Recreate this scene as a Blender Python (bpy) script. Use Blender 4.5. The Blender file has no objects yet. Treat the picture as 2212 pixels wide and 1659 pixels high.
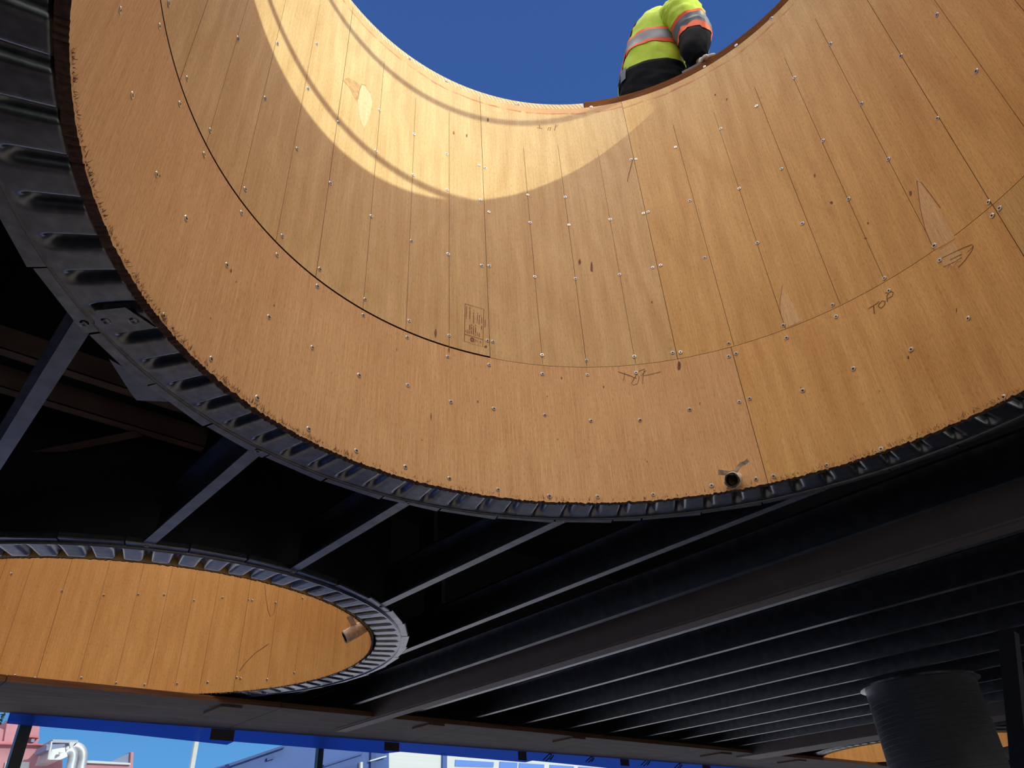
import bpy, bmesh, math, random
from mathutils import Vector, Matrix, noise
random.seed(7)
scn = bpy.context.scene
col = scn.collection
PI = math.pi
ZC = 1.65                                   # eye height above the floor; z below is measured from the eye
RS = 1.6954                                 # radius of the round shafts
YAW = 0.80847
Rz = math.radians
SA = (1.5693, 0.7910); SB = (1.6171, 5.8213); SC = (15.0, 5.75)
Z0, ZSEAM, ZP, ZT = 1.52, 2.35, 4.715, 4.785   # bottom rim, sheet joint, top of sheets, top of cap
ZD = 4.42                                   # roof deck
# ------------------------------------------------------------------ camera
F_PX = 1569.94
CX = Vector((0.7447994, -0.6655039, -0.0487686)).normalized()
CF = Vector((0.5716969, 0.5987050, 0.5609947)).normalized()
CY = CF.cross(CX) * -1.0
CY = Vector((-0.3441461, -0.4457094, 0.8263816)).normalized()

def ray(px, py):
    return CF + CX*((px-1106)/F_PX) - CY*((py-829.5)/F_PX)
def at_z(px, py, z):
    d = ray(px, py); return d*(z/d.z)
def at_v(px, py, v):
    d = ray(px, py); return d*(v/d.y)
def at_u(px, py, u):
    d = ray(px, py); return d*(u/d.x)
def project(p):
    d = p.dot(CF); return (1106+F_PX*p.dot(CX)/d, 829.5-F_PX*p.dot(CY)/d)
def cyl(px, py, c=SA, r=RS):
    d = ray(px, py)
    a = d.x*d.x+d.y*d.y; b = -2*(d.x*c[0]+d.y*c[1]); q = c[0]**2+c[1]**2-r*r
    t = (-b+math.sqrt(max(b*b-4*a*q, 0)))/(2*a)
    p = d*t
    return az_of(p.x-c[0], p.y-c[1]), p.z
def az_of(x, y):
    a = math.degrees(YAW-math.atan2(y, x))
    return (a+180) % 360-180
def dirz(az):
    t = YAW-Rz(az); return Vector((math.cos(t), math.sin(t), 0))
def pol(c, az, r, z):
    d = dirz(az); return Vector((c[0]+d.x*r, c[1]+d.y*r, z))
W = lambda p: Vector((p[0], p[1], p[2]+ZC))  # eye frame -> world

cam_d = bpy.data.cameras.new('camera'); cam = bpy.data.objects.new('camera', cam_d); col.objects.link(cam)
cam_d.sensor_fit = 'HORIZONTAL'; cam_d.sensor_width = 36; cam_d.lens = F_PX/2212*36
cam_d.clip_start = .05; cam_d.clip_end = 500
m = Matrix.Identity(4)
for i in range(3):
    m[i][0] = CX[i]; m[i][1] = CY[i]; m[i][2] = -CF[i]
m[2][3] = ZC
cam.matrix_world = m
scn.camera = cam
# ------------------------------------------------------------------ materials
def lin(c):
    return tuple((x/255/12.92 if x/255 <= .04045 else ((x/255+.055)/1.055)**2.4) for x in c)
def mat(name, base, rough=.6, metal=0., noise_amt=0., noise_scale=20., stretch=(1, 1, 1), bump=0., spec=.5):
    M = bpy.data.materials.new(name); M.use_nodes = True
    nt = M.node_tree; b = nt.nodes['Principled BSDF']
    b.inputs['Roughness'].default_value = rough; b.inputs['Metallic'].default_value = metal
    b.inputs['Specular IOR Level'].default_value = spec
    b.inputs['Base Color'].default_value = (*base, 1)
    if noise_amt or bump:
        tc = nt.nodes.new('ShaderNodeTexCoord'); mp = nt.nodes.new('ShaderNodeMapping'); mp.inputs['Scale'].default_value = stretch
        n = nt.nodes.new('ShaderNodeTexNoise'); n.inputs['Scale'].default_value = noise_scale; n.inputs['Detail'].default_value = 5
        nt.links.new(tc.outputs['Object'], mp.inputs[0]); nt.links.new(mp.outputs[0], n.inputs['Vector'])
        if noise_amt:
            r = nt.nodes.new('ShaderNodeMapRange'); r.inputs['From Min'].default_value = .3; r.inputs['From Max'].default_value = .7
            r.inputs['To Min'].default_value = 1-noise_amt; r.inputs['To Max'].default_value = 1+noise_amt
            mx = nt.nodes.new('ShaderNodeVectorMath'); mx.operation = 'MULTIPLY'; mx.inputs[0].default_value = base
            nt.links.new(n.outputs['Fac'], r.inputs['Value']); nt.links.new(r.outputs[0], mx.inputs[1]); nt.links.new(mx.outputs[0], b.inputs['Base Color'])
        if bump:
            bp = nt.nodes.new('ShaderNodeBump'); bp.inputs['Strength'].default_value = bump; bp.inputs['Distance'].default_value = .01
            nt.links.new(n.outputs['Fac'], bp.inputs['Height']); nt.links.new(bp.outputs[0], b.inputs['Normal'])
    return M

def wood(name, light, dark, off=(0, 0), stain=False, swirl=.5, grain=.55):
    """rotary-cut plywood face; UV is metres along and up the sheet"""
    M = bpy.data.materials.new(name); M.use_nodes = True
    nt = M.node_tree; N = nt.nodes; L = nt.links; b = N['Principled BSDF']
    b.inputs['Roughness'].default_value = .62; b.inputs['Specular IOR Level'].default_value = .25
    uv = N.new('ShaderNodeUVMap'); uv.uv_map = 'UVMap'
    def mapped(s, o=(0, 0)):
        mp = N.new('ShaderNodeMapping'); mp.inputs['Scale'].default_value = (s[0], s[1], 1); mp.inputs['Location'].default_value = (off[0]*s[0]+o[0], off[1]*s[1]+o[1], 0)
        L.new(uv.outputs[0], mp.inputs[0]); return mp.outputs[0]
    def nz(s, det, rough=.55, o=(0, 0), dist=0.):
        n = N.new('ShaderNodeTexNoise'); n.noise_dimensions = '2D'; n.inputs['Scale'].default_value = 1; n.inputs['Detail'].default_value = det
        n.inputs['Roughness'].default_value = rough; n.inputs['Distortion'].default_value = dist
        L.new(mapped(s, o), n.inputs['Vector']); return n.outputs['Fac']
    def mth(op, a, bb, cl=False):
        x = N.new('ShaderNodeMath'); x.operation = op; x.use_clamp = cl
        for i, q in enumerate((a, bb)):
            if q is None: continue
            if isinstance(q, (int, float)): x.inputs[i].default_value = q
            else: L.new(q, x.inputs[i])
        return x.outputs[0]
    fine = nz((230, 4.5), 5, .62)
    mid = nz((75, 1.5), 4, .65, (3, 7), .4)
    big = nz((3.4, 1.1), 4, .55, (11, 5), 1.2)
    wv = N.new('ShaderNodeTexWave'); wv.wave_type = 'BANDS'; wv.bands_direction = 'X'
    wv.inputs['Scale'].default_value = 1.6; wv.inputs['Distortion'].default_value = 16; wv.inputs['Detail'].default_value = 2.5; wv.inputs['Detail Scale'].default_value = .7
    L.new(mapped((1.5, .28), (2, 3)), wv.inputs['Vector'])
    t = mth('ADD', mth('MULTIPLY', fine, grain), mth('MULTIPLY', mid, .30))
    t = mth('ADD', t, mth('MULTIPLY', big, .36))
    t = mth('ADD', t, mth('MULTIPLY', wv.outputs['Fac'], .14*swirl))
    s = grain+.30+.36+.14*swirl
    t = mth('DIVIDE', t, s)
    cr = N.new('ShaderNodeValToRGB'); L.new(t, cr.inputs[0])
    cr.color_ramp.elements[0].position = .32; cr.color_ramp.elements[0].color = (*dark, 1)
    cr.color_ramp.elements[1].position = .66; cr.color_ramp.elements[1].color = (*light, 1)
    out = cr.outputs[0]
    # short dark pores
    pores = nz((330, 34), 2, .5, (1, 9))
    pm = mth('MULTIPLY', mth('SUBTRACT', mth('MULTIPLY', pores, 7.), 3.7, True), .42, True)
    mx = N.new('ShaderNodeMix'); mx.data_type = 'RGBA'; mx.blend_type = 'MULTIPLY'
    L.new(pm, mx.inputs[0]); L.new(out, mx.inputs[6]); mx.inputs[7].default_value = (.62, .5, .42, 1); out = mx.outputs[2]
    if stain:
        sp = N.new('ShaderNodeSeparateXYZ'); L.new(uv.outputs[0], sp.inputs[0])
        w1 = nz((7, 40), 4, .6, (0, 2)); w2 = nz((1.1, .1), 2, .5, (5, 5)); w3 = nz((14, 6), 3, .5, (8, 1))
        h = mth('SUBTRACT', sp.outputs[1], mth('ADD', mth('MULTIPLY', w1, .035), mth('MULTIPLY', w2, .06)))
        d = mth('SUBTRACT', h, 4.600)
        line = mth('MULTIPLY', mth('SUBTRACT', 1., mth('DIVIDE', mth('ABSOLUTE', d, None), .0105), True), mth('SUBTRACT', mth('MULTIPLY', w3, 5.), 1.5, True))
        wash = mth('MULTIPLY', mth('MULTIPLY', d, 60., True), mth('MULTIPLY', mth('SUBTRACT', mth('MULTIPLY', w2, 6.), 2.4, True), .75))
        m1 = N.new('ShaderNodeMix'); m1.data_type = 'RGBA'; L.new(wash, m1.inputs[0]); L.new(out, m1.inputs[6]); m1.inputs[7].default_value = (.72, .38, .15, 1)
        m2 = N.new('ShaderNodeMix'); m2.data_type = 'RGBA'; L.new(mth('MULTIPLY', line, .85), m2.inputs[0]); L.new(m1.outputs[2], m2.inputs[6]); m2.inputs[7].default_value = (.55, .11, .035, 1)
        out = m2.outputs[2]
    L.new(out, b.inputs['Base Color'])
    bp = N.new('ShaderNodeBump'); bp.inputs['Strength'].default_value = .12; bp.inputs['Distance'].default_value = .002
    L.new(fine, bp.inputs['Height']); L.new(bp.outputs[0], b.inputs['Normal'])
    return M

WL, WD = (.84, .62, .31), (.60, .375, .15)
def sh(c, k): return tuple(min(x*y, .93) for x, y in zip(c, k))
wood_up = wood('plywood_pale', WL, WD, (0, 0), True, .6, .4)
wood_up2 = wood('plywood_golden', sh(WL, (1.05, .97, .80)), sh(WD, (1.06, .97, .8)), (7.3, 2), True, .6, .42)
wood_lo = wood('plywood_grained', sh(WL, (1.06, .975, 1.0)), sh(WD, (1.08, .96, 1.0)), (3.1, 4), False, .25, 1.0)
wood_lo2 = wood('plywood_smooth', sh(WL, (1.1, 1.0, .82)), sh(WD, (1.1, .97, .8)), (9.7, 6), False, .5, .35)
wood_lo3 = wood('plywood_yellow', sh(WL, (1., 1.0, .85)), sh(WD, (1.02, 1.05, .9)), (5.2, 1), False, .3, 1.1)
wood_b = wood('plywood_amber', sh(WL, (1, .84, .62)), sh(WD, (1., .86, .62)), (1.7, 8), False, .6)
wood_patch = wood('veneer_patch_wood', (.93, .74, .46), (.78, .56, .31), (2.2, 3), False, .2, 1.3)
wood_patch2 = wood('veneer_patch_golden', (.90, .68, .37), (.68, .45, .21), (6.2, 3), False, .2, 1.)
ply_edge = mat('plywood_edge', (.085, .036, .022), .85, noise_amt=.5, noise_scale=60, stretch=(1, 1, 6))
ply_edge_or = mat('plywood_edge_orange', (.5, .25, .1), .8, noise_amt=.45, noise_scale=14, stretch=(.3, .3, 9))
kerf_m = mat('saw_kerf', (.27, .14, .065), .9)
splinter_m = mat('torn_fibre', (.62, .38, .19), .85, noise_amt=.6, noise_scale=25)
splinter_d = mat('torn_fibre_dark', (.22, .09, .055), .85, noise_amt=.6, noise_scale=25)
trim_br = mat('cap_wood_brown', (.17, .058, .014), .9, noise_amt=.3, noise_scale=12, stretch=(1, 1, 8), spec=.1)
trim_pale = mat('cap_wood_pale', (.8, .56, .3), .6, noise_amt=.25, noise_scale=20, stretch=(1, 1, 8))
galv = mat('galvanised_steel', (.25, .26, .28), .27, 1., .22, 30., bump=.05)
galv_d = mat('galvanised_joist', (.21, .22, .24), .36, 1., .2, 14.)
beam_m = mat('primed_beam', (.125, .103, .105), .6, 0., .1, 5)
dark_steel = mat('dark_steel', (.03, .032, .04), .5, .3)
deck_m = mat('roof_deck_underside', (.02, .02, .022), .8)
membrane = mat('black_membrane', (.012, .012, .014), .55)
zinc = mat('zinc_screw', (.6, .6, .58), .38, .85)
zinc_d = mat('screw_recess', (.03, .028, .025), .7)
pencil = mat('pencil_line', (.20, .115, .06), .9)
ink = mat('stamp_ink', (.27, .11, .08), .9)
knot_m = mat('knot', (.24, .11, .05), .8, noise_amt=.5, noise_scale=30)
floor_m = mat('concrete_floor', (.40, .39, .375), .85, noise_amt=.2, noise_scale=2)
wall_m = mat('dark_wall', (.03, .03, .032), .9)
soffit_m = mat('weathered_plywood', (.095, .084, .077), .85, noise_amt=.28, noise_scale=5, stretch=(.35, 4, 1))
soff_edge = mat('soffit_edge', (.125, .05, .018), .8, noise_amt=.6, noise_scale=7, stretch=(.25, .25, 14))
cleat_m = mat('cleat_wood', (.10, .062, .045), .8, noise_amt=.3, noise_scale=10)
tape_w = mat('masking_wrap', (.66, .56, .46), .7, noise_amt=.25, noise_scale=40)
pipe_d = mat('pipe_dark', (.11, .12, .115), .5)
pipe_in = mat('pipe_inside', (.015, .015, .015), .9)
# column: brushed steel with spiral seams
col_m = mat('spiral_steel', (.66, .66, .67), .36, .85, .2, 3., stretch=(1, 1, .4))
# ------------------------------------------------------------------ mesh helpers
def link(name, bm, mats, parent=None, smooth=False, loc=None):
    me = bpy.data.meshes.new(name); bm.normal_update(); bm.to_mesh(me); bm.free()
    for x in (mats if isinstance(mats, (list, tuple)) else [mats]): me.materials.append(x)
    if smooth:
        for p in me.polygons: p.use_smooth = True
    o = bpy.data.objects.new(name, me); col.objects.link(o)
    if parent: o.parent = parent; 
    return o
def empty(name, loc, label=None, cat=None, group=None):
    o = bpy.data.objects.new(name, None); col.objects.link(o); o.location = loc
    o.empty_display_size = .1
    if label: tag(o, label, cat, group)
    return o
def tag(o, label, cat, group=None):
    o['label'] = label; o['category'] = cat
    if group: o['group'] = group
    return o
def struct(o, name=None):
    o['kind'] = 'structure'; return o
def rel(o, parent):
    """world-built child under a moved parent"""
    o.parent = parent; o.matrix_parent_inverse = Matrix.Translation(-Vector(parent.location)); return o
def box(bm, a, b, mi=0):
    vs = [bm.verts.new((x, y, z)) for x in (a[0], b[0]) for y in (a[1], b[1]) for z in (a[2], b[2])]
    for f in ((0, 1, 3, 2), (4, 6, 7, 5), (0, 4, 5, 1), (2, 3, 7, 6), (0, 2, 6, 4), (1, 5, 7, 3)):
        q = bm.faces.new([vs[i] for i in f]); q.material_index = mi
def obox(bm, c, ax, ay, az_, h, mi=0):
    """oriented box: centre, three unit axes, half sizes"""
    vs = [bm.verts.new(c+ax*(i*h[0])+ay*(j*h[1])+az_*(k*h[2])) for i in (-1, 1) for j in (-1, 1) for k in (-1, 1)]
    for f in ((0, 1, 3, 2), (4, 6, 7, 5), (0, 4, 5, 1), (2, 3, 7, 6), (0, 2, 6, 4), (1, 5, 7, 3)):
        q = bm.faces.new([vs[i] for i in f]); q.material_index = mi
def prism(bm, pts, d, mi=0):
    """polygon (list of Vectors) pushed along vector d"""
    a = [bm.verts.new(p) for p in pts]; b = [bm.verts.new(Vector(p)+d) for p in pts]
    fs = [bm.faces.new(a[::-1]), bm.faces.new(b)]
    for i in range(len(a)):
        j = (i+1) % len(a); fs.append(bm.faces.new((a[i], a[j], b[j], b[i])))
    for f in fs: f.material_index = mi
def frame_of(t, up=Vector((0, 0, 1))):
    t = t.normalized()
    if abs(t.dot(up)) > .95: up = Vector((1, 0, 0))
    s = t.cross(up).normalized(); return s, s.cross(t).normalized()
def tube(bm, pts, rad, n=12, cap=True, mi=0):
    rings = []
    for i, p in enumerate(pts):
        p = Vector(p); t = (Vector(pts[min(i+1, len(pts)-1)])-Vector(pts[max(i-1, 0)]))
        s, u = frame_of(t); r = rad[i] if isinstance(rad, (list, tuple)) else rad
        rings.append([bm.verts.new(p+s*(math.cos(2*PI*k/n)*r)+u*(math.sin(2*PI*k/n)*r)) for k in range(n)])
    for a, b in zip(rings, rings[1:]):
        for k in range(n):
            f = bm.faces.new((a[k], a[(k+1) % n], b[(k+1) % n], b[k])); f.material_index = mi; f.smooth = True
    if cap:
        bm.faces.new(rings[0][::-1]).material_index = mi; bm.faces.new(rings[-1]).material_index = mi
    return rings
# ------------------------------------------------------------------ plywood sheets of the shafts
def sheet(c, a0, a1, zb, zt, kerfs=(), thick=.016, mats=None, jag=0., seed=0, r=RS, step=1.5, parent=None, name='plywood_panel', hole=None):
    """curved plywood sheet; kerfs = (azimuth, bottom, top)"""
    rnd = random.Random(seed)
    if jag: step = .3
    n = max(2, int((a1-a0)/step)); az = [a0+(a1-a0)*i/n for i in range(n+1)]
    dk = .042
    kz = {}
    for k, b_, t_ in kerfs:
        az = [q for q in az if abs(q-k) > dk*1.6]
        az += [k-dk, k, k+dk]; kz[k] = (b_, t_)
    az.sort()
    zs = sorted({zb, zt} | {b for _, b, _ in kerfs if zb < b < zt} | {t for _, _, t in kerfs if zb < t < zt} | ({zb+.03} if jag else set()))
    bm = bmesh.new(); uvl = bm.loops.layers.uv.new('UVMap')
    V = {}
    for i, a in enumerate(az):
        jz = (rnd.random()-.5)*jag*(2.2 if rnd.random() < .2 else 1) if jag and 0 < i < len(az)-1 else 0
        for j, z in enumerate(zs):
            g = .005 if (a in kz and kz[a][0]-1e-4 <= z < kz[a][1]-1e-4) else 0
            zz = z+jz if j == 0 else z
            V[0, i, j] = bm.verts.new(W(pol(c, a, r+g, zz))); V[1, i, j] = bm.verts.new(W(pol(c, a, r+thick, zz)))
    def face(keys, mi, uvs):
        f = bm.faces.new([V[k] for k in keys]); f.material_index = mi
        for l, q in zip(f.loops, uvs): l[uvl].uv = q
    U = lambda i, j: (Rz(az[i])*r, zs[j])
    nz_ = len(zs)-1; na = len(az)-1
    for i in range(na):
        for j in range(nz_):
            ks = [k for k in kz if abs(az[i]-k) < 1e-6 or abs(az[i+1]-k) < 1e-6]
            mi = 2 if ks and kz[ks[0]][0]-1e-4 <= zs[j] < kz[ks[0]][1]-1e-4 else 0
            face([(0, i, j), (0, i, j+1), (0, i+1, j+1), (0, i+1, j)], mi, [U(i, j), U(i, j+1), U(i+1, j+1), U(i+1, j)])
            face([(1, i, j), (1, i+1, j), (1, i+1, j+1), (1, i, j+1)], 0, [U(i, j), U(i+1, j), U(i+1, j+1), U(i, j+1)])
        for j in (0, nz_):
            face([(0, i, j), (0, i+1, j), (1, i+1, j), (1, i, j)], 1, [U(i, j)]*4)
    for j in range(nz_):
        for i in (0, na):
            face([(0, i, j), (1, i, j), (1, i, j+1), (0, i, j+1)], 1, [U(i, j)]*4)
    bmesh.ops.recalc_face_normals(bm, faces=bm.faces)
    o = link(name, bm, mats or [wood_up, ply_edge, kerf_m])
    return o
def drill(o, p, q, r):
    """round hole through a sheet"""
    bm = bmesh.new(); tube(bm, [p, q], r, 28); cut = link('cut', bm, ply_edge)
    md = o.modifiers.new('b', 'BOOLEAN'); md.object = cut; md.operation = 'DIFFERENCE'; md.solver = 'EXACT'
    dg = bpy.context.evaluated_depsgraph_get(); me = bpy.data.meshes.new_from_object(o.evaluated_get(dg))
    o.modifiers.clear(); o.data = me; bpy.data.objects.remove(cut)

def screw_mesh():
    bm = bmesh.new(); n = 14
    def ring(r, z): return [bm.verts.new((r*math.cos(2*PI*k/n), r*math.sin(2*PI*k/n), z)) for k in range(n)]
    R_ = [ring(.0112, -.001), ring(.0112, .0008), ring(.0095, .0022), ring(.0042, .0024), ring(.0032, .0006)]
    for a, b, mi in zip(R_, R_[1:], (0, 0, 0, 1)):
        for k in range(n): bm.faces.new((a[k], a[(k+1) % n], b[(k+1) % n], b[k])).material_index = mi
    bm.faces.new(R_[-1]).material_index = 1
    for s in (0, 1):                                    # cross recess
        x, y = ((.0058, .0012), (.0012, .0058))[s]
        f = bm.faces.new([bm.verts.new(v) for v in ((-x, -y, .00262), (x, -y, .00262), (x, y, .00262), (-x, y, .00262))]); f.material_index = 1
    me = bpy.data.meshes.new('screw'); bm.to_mesh(me); bm.free(); me.materials.append(zinc); me.materials.append(zinc_d); return me
SCREW = screw_mesh()
def put_screw(parent, c, az, z, s=1.):
    o = bpy.data.objects.new('screw', SCREW); col.objects.link(o); o.parent = parent
    n = -dirz(az); up = Vector((0, 0, 1)); x = up.cross(n)
    a = random.random()*PI; M_ = Matrix((x, up, n)).transposed().to_4x4() @ Matrix.Rotation(a, 4, 'Z') @ Matrix.Scale(s, 4)
    # a slight random tilt in its countersink
    M_ = M_ @ Matrix.Rotation((random.random()-.5)*.16, 4, 'X') @ Matrix.Rotation((random.random()-.5)*.16, 4, 'Y')
    M_.translation = W(pol(c, az, RS-.0002, z)); o.matrix_world = M_
    o.parent = parent; o.matrix_parent_inverse = Matrix.Identity(4)
    return o
def ribbon(parent, name, strokes, width, m_, c=SA, px=True, lift=.0009, label=None):
    """thin marks on a sheet; strokes are lists of pixels (or azimuth, height)"""
    bm = bmesh.new()
    for st in strokes:
        q = [cyl(x, y, c) if px else (x, y) for x, y in st]
        q = [Vector((Rz(a)*RS, z)) for a, z in q]
        ns = []
        for i, p in enumerate(q):
            t = (q[min(i+1, len(q)-1)]-q[max(i-1, 0)]).normalized(); ns.append(Vector((-t.y, t.x)))
        vs = []
        for i, (p, n_) in enumerate(zip(q, ns)):
            wd = width*(.8+.4*random.random())/2
            for s in (-1, 1):
                e = p+n_*(wd*s); vs.append(bm.verts.new(W(pol(c, math.degrees(e.x/RS), RS-lift, e.y))))
        for i in range(len(q)-1):
            bm.faces.new((vs[2*i], vs[2*i+1], vs[2*i+3], vs[2*i+2]))
    bmesh.ops.recalc_face_normals(bm, faces=bm.faces)
    o = link(name, bm, m_, parent)
    if label: o['label'] = label
    return o
def inlay(parent, name, outline, m_, c=SA, lift=.0007, label=None, px=True):
    bm = bmesh.new(); uvl = bm.loops.layers.uv.new('UVMap')
    q = [cyl(x, y, c) if px else (x, y) for x, y in outline]
    ca = sum(a for a, z in q)/len(q); cz = sum(z for a, z in q)/len(q)
    vs = [bm.verts.new(W(pol(c, a, RS-lift, z))) for a, z in q]; v0 = bm.verts.new(W(pol(c, ca, RS-lift, cz)))
    uvs = [(Rz(a)*RS, z) for a, z in q]; u0 = (Rz(ca)*RS, cz)
    for i in range(len(q)):
        j = (i+1) % len(q); f = bm.faces.new((v0, vs[i], vs[j]))
        for l, w in zip(f.loops, (u0, uvs[i], uvs[j])): l[uvl].uv = w
    o = link(name, bm, m_, parent)
    if label: o['label'] = label
    return o
def fringe(parent, c, a0, a1, zb, n, seed, dens=None):
    """torn fibres along a sheet's sawn bottom edge"""
    rnd = random.Random(seed); bm = bmesh.new()
    for _ in range(n):
        a = a0+(a1-a0)*rnd.random()
        if dens and rnd.random() > dens(a): continue
        z = zb+.004+rnd.random()*.012; L_ = .006+.03*rnd.random()**2.2; w = .0008+.0012*rnd.random(); t = (rnd.random()-.5)*1.8
        r0 = RS-.0015; r1 = RS-.002-.007*rnd.random()
        da = math.degrees(L_*math.sin(t)/RS); dz = L_*math.cos(t)*(1 if rnd.random() < .55 else -.5)
        dw = math.degrees(w/RS); bend = (rnd.random()-.5)*.25
        p = [pol(c, a-dw, r0, z), pol(c, a+dw, r0, z), pol(c, a+da*.6+bend+dw*.7, (r0+r1)/2, z+dz*.6), pol(c, a+da*.6+bend-dw*.7, (r0+r1)/2, z+dz*.6)]
        tip = pol(c, a+da, r1, z+dz)
        vs = [bm.verts.new(W(x)) for x in p]; vt = bm.verts.new(W(tip))
        mi = 1 if (a < -52 and rnd.random() < .75) or rnd.random() < .25 else 0
        bm.faces.new(vs).material_index = mi; bm.faces.new((vs[3], vs[2], vt)).material_index = mi
    o = link('torn_fibre', bm, [splinter_m, splinter_d], parent); o['kind'] = 'stuff'
    return o

# --- the big shaft overhead
GAP = .09
up_spans = [(-132.3, -96.3), (-96.3, -60.3), (-60.3, -24.35), (-24.35, 11.7), (11.7, 68.25), (68.25, 104.5), (104.5, 166.0), (166.0, 227.7)]
up_lab = {-60.3: 'sunlit plywood sheet with a dark knot and a printed grade stamp',
          -24.35: 'plywood sheet below the worker, between the two dark upright joints', 11.7: 'wide shaded upper plywood sheet right of the worker, with pointed pale patches',
          -96.3: 'upper plywood sheet at far left, crossed by the curved edge of the sunlight',
          68.25: 'upper plywood sheet in the top right corner beyond the last upright joint'}
kerf_az = {-132.3: [], -96.3: [-87.3, -78.3, -69.3], -60.3: [-50.2, -41.3, -32.5], -24.35: [-14.05, -5.5, 3.8],
           11.7: [22.2, 31.6, 41.5, 49.4, 58.2], 68.25: [77.5, 86.7, 95.6], 104.5: [], 166.0: []}
upper = {}
for k, (a0, a1) in enumerate(up_spans):
    ks = [(a, ZSEAM+.01, 4.22+.16*random.random() if a > -20 else 4.5*1.0-.3*random.random()) for a in kerf_az[a0]]
    o = sheet(SA, a0+GAP/2, a1-GAP/2, ZSEAM+(.001 if a0 > -30 else .009), ZP, ks, mats=[wood_up if a0 < 0 else wood_up2, ply_edge, kerf_m], seed=k)
    lb = up_lab.get(a0) or ['upper plywood sheet just outside the view on the near side of the big shaft', 'upper plywood sheet right behind the viewer in the big shaft', 'upper plywood sheet behind the viewer, under the guardrail', 'upper plywood sheet above the viewer on the left'][k % 4]
    tag(o, lb, 'plywood', 'plywood sheets lining the big shaft'); upper[a0] = o
lo_spans = [(-132.3, 21.6), (21.6, 68.3), (68.3, 130.0), (130.0, 227.7)]
lo_lab = ['long lower plywood strip with a cut pipe poking through it', 'smooth lower plywood strip between two upright joints, marked TOP right of the cut pipe',
          'yellowish grained plywood strip at the right edge below the last upright joint', 'lower plywood strip behind the viewer']
lower = {}
for k, (a0, a1) in enumerate(lo_spans):
    o = sheet(SA, a0+GAP/2, a1-GAP/2, Z0, ZSEAM-.0015, (), thick=.03, jag=.006, mats=[[wood_lo, wood_lo2, wood_lo3, wood_lo2][k], ply_edge, kerf_m], seed=20+k)
    tag(o, lo_lab[k], 'plywood', 'plywood strips at the foot of the big shaft'); lower[k] = o
fringe(lower[0], SA, -118, 21.4, Z0, 1500, 3, lambda a: .9 if a < -50 else .45)
fringe(lower[1], SA, 21.8, 68, Z0, 420, 4)
SCR = [(364,7),(259,22),(344,57),(285,206),(404,170),(388,225),(454,282),(441,334),(338,377),(402,472),(530,409),(522,460),(599,551),(573,213),(514,84),(599,94),(684,95),(665,192),(642,322),(714,396),(731,265),(610,510),
(812,326),(820,238),(894,290),(893,378),(965,333),(966,410),(1035,357),(1048,363),(1038,432),(1056,458),(802,467),(889,521),(968,549),(1140,421),(1221,426),(1145,481),(1229,486),(1318,474),(1363,345),(1374,344),(1390,461),(1400,458),(1459,318),(1120,224),(1277,231),(887,126),(966,175),
(1666,40),(1522,144),(1590,98),(1634,229),(1716,168),(1794,95),(1861,224),(1946,121),(2024,32),(2109,154),(2025,256),(1919,344),(1778,304),(1833,430),(1688,365),(1733,483),(1557,278),(1597,407),(1636,525),(1490,434),(2135,437),(2159,450),(2143,466),(2018,531),(2030,562),
(490,573),(581,685),(675,751),(456,776),(556,860),(667,927),(686,619),(691,582),(353,682),
(1041,574),(1057,575),(789,647),(785,681),(884,693),(880,729),(970,725),(967,771),(1053,736),(1065,738),(1057,788),(776,811),(881,832),(974,868),(1067,883),(1177,897),(1277,909),(1383,908),(1155,598),(1243,602),(1338,593),(1410,578),(1427,573),(1171,767),(1267,779),(1370,770),(1453,762),(1470,761),(1172,808),(1269,810),(1374,805),(770,974),(876,1009),(971,1034),(1076,1058),(1187,1072),(1291,1073),(1411,1068),
(1522,557),(1910,601),(1920,628),(2091,688),(1968,755),(1843,797),(1734,844),(1798,659),(1806,684),(1692,703),(1699,730),(1574,742),(1574,770),(1590,764),(1597,868),(1619,861),(1490,885),(1633,1035),(1537,1049),(1671,1029),(1786,1005),(1903,970),(2168,858)]
for x, y in SCR:
    a, z = cyl(x, y)
    if z > ZSEAM:
        o = next((upper[s] for s, e in up_spans if s <= a < e), None)
    else:
        o = next((lower[i] for i, (s, e) in enumerate(lo_spans) if s <= a < e), None)
    if o: put_screw(o, SA, a, z, .95+.2*random.random())
# pencil, stamp and wood marks
ribbon(lower[0], 'pencil_mark', [[(1335, 803), (1362, 812), (1375, 818)], [(1350, 805), (1347, 822)], [(1371, 816), (1364, 828), (1368, 832), (1377, 829), (1381, 815), (1376, 808), (1371, 816)],
        [(1388, 830), (1389, 812), (1392, 800)], [(1380, 802), (1393, 797), (1395, 801), (1384, 812), (1400, 810), (1428, 803)]], .0032, pencil, label='faint pencilled TOP')
ribbon(lower[1], 'pencil_mark', [[(1876, 667), (1895, 655), (1899, 651)], [(1887, 661), (1889, 678)], [(1900, 655), (1897, 662), (1903, 666), (1911, 659), (1912, 651), (1906, 650), (1900, 655)],
        [(1917, 652), (1916, 640), (1919, 634)], [(1912, 633), (1925, 630), (1930, 632), (1927, 640), (1918, 645)]], .0042, pencil, label='pencilled TOP')
ribbon(upper[-24.35], 'pencil_mark', [[(1160, 276), (1172, 278)], [(1166, 277), (1165, 270)], [(1185, 276), (1183, 282), (1188, 282), (1190, 275), (1185, 276)], [(1198, 282), (1201, 269), (1206, 270), (1200, 275)]], .004, pencil, label='faint pencilled TOP')
ribbon(upper[11.7], 'pencil_mark', [[(2030, 560), (2055, 548), (2080, 536), (2100, 528), (2102, 533), (2090, 545)]], .003, pencil)
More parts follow.
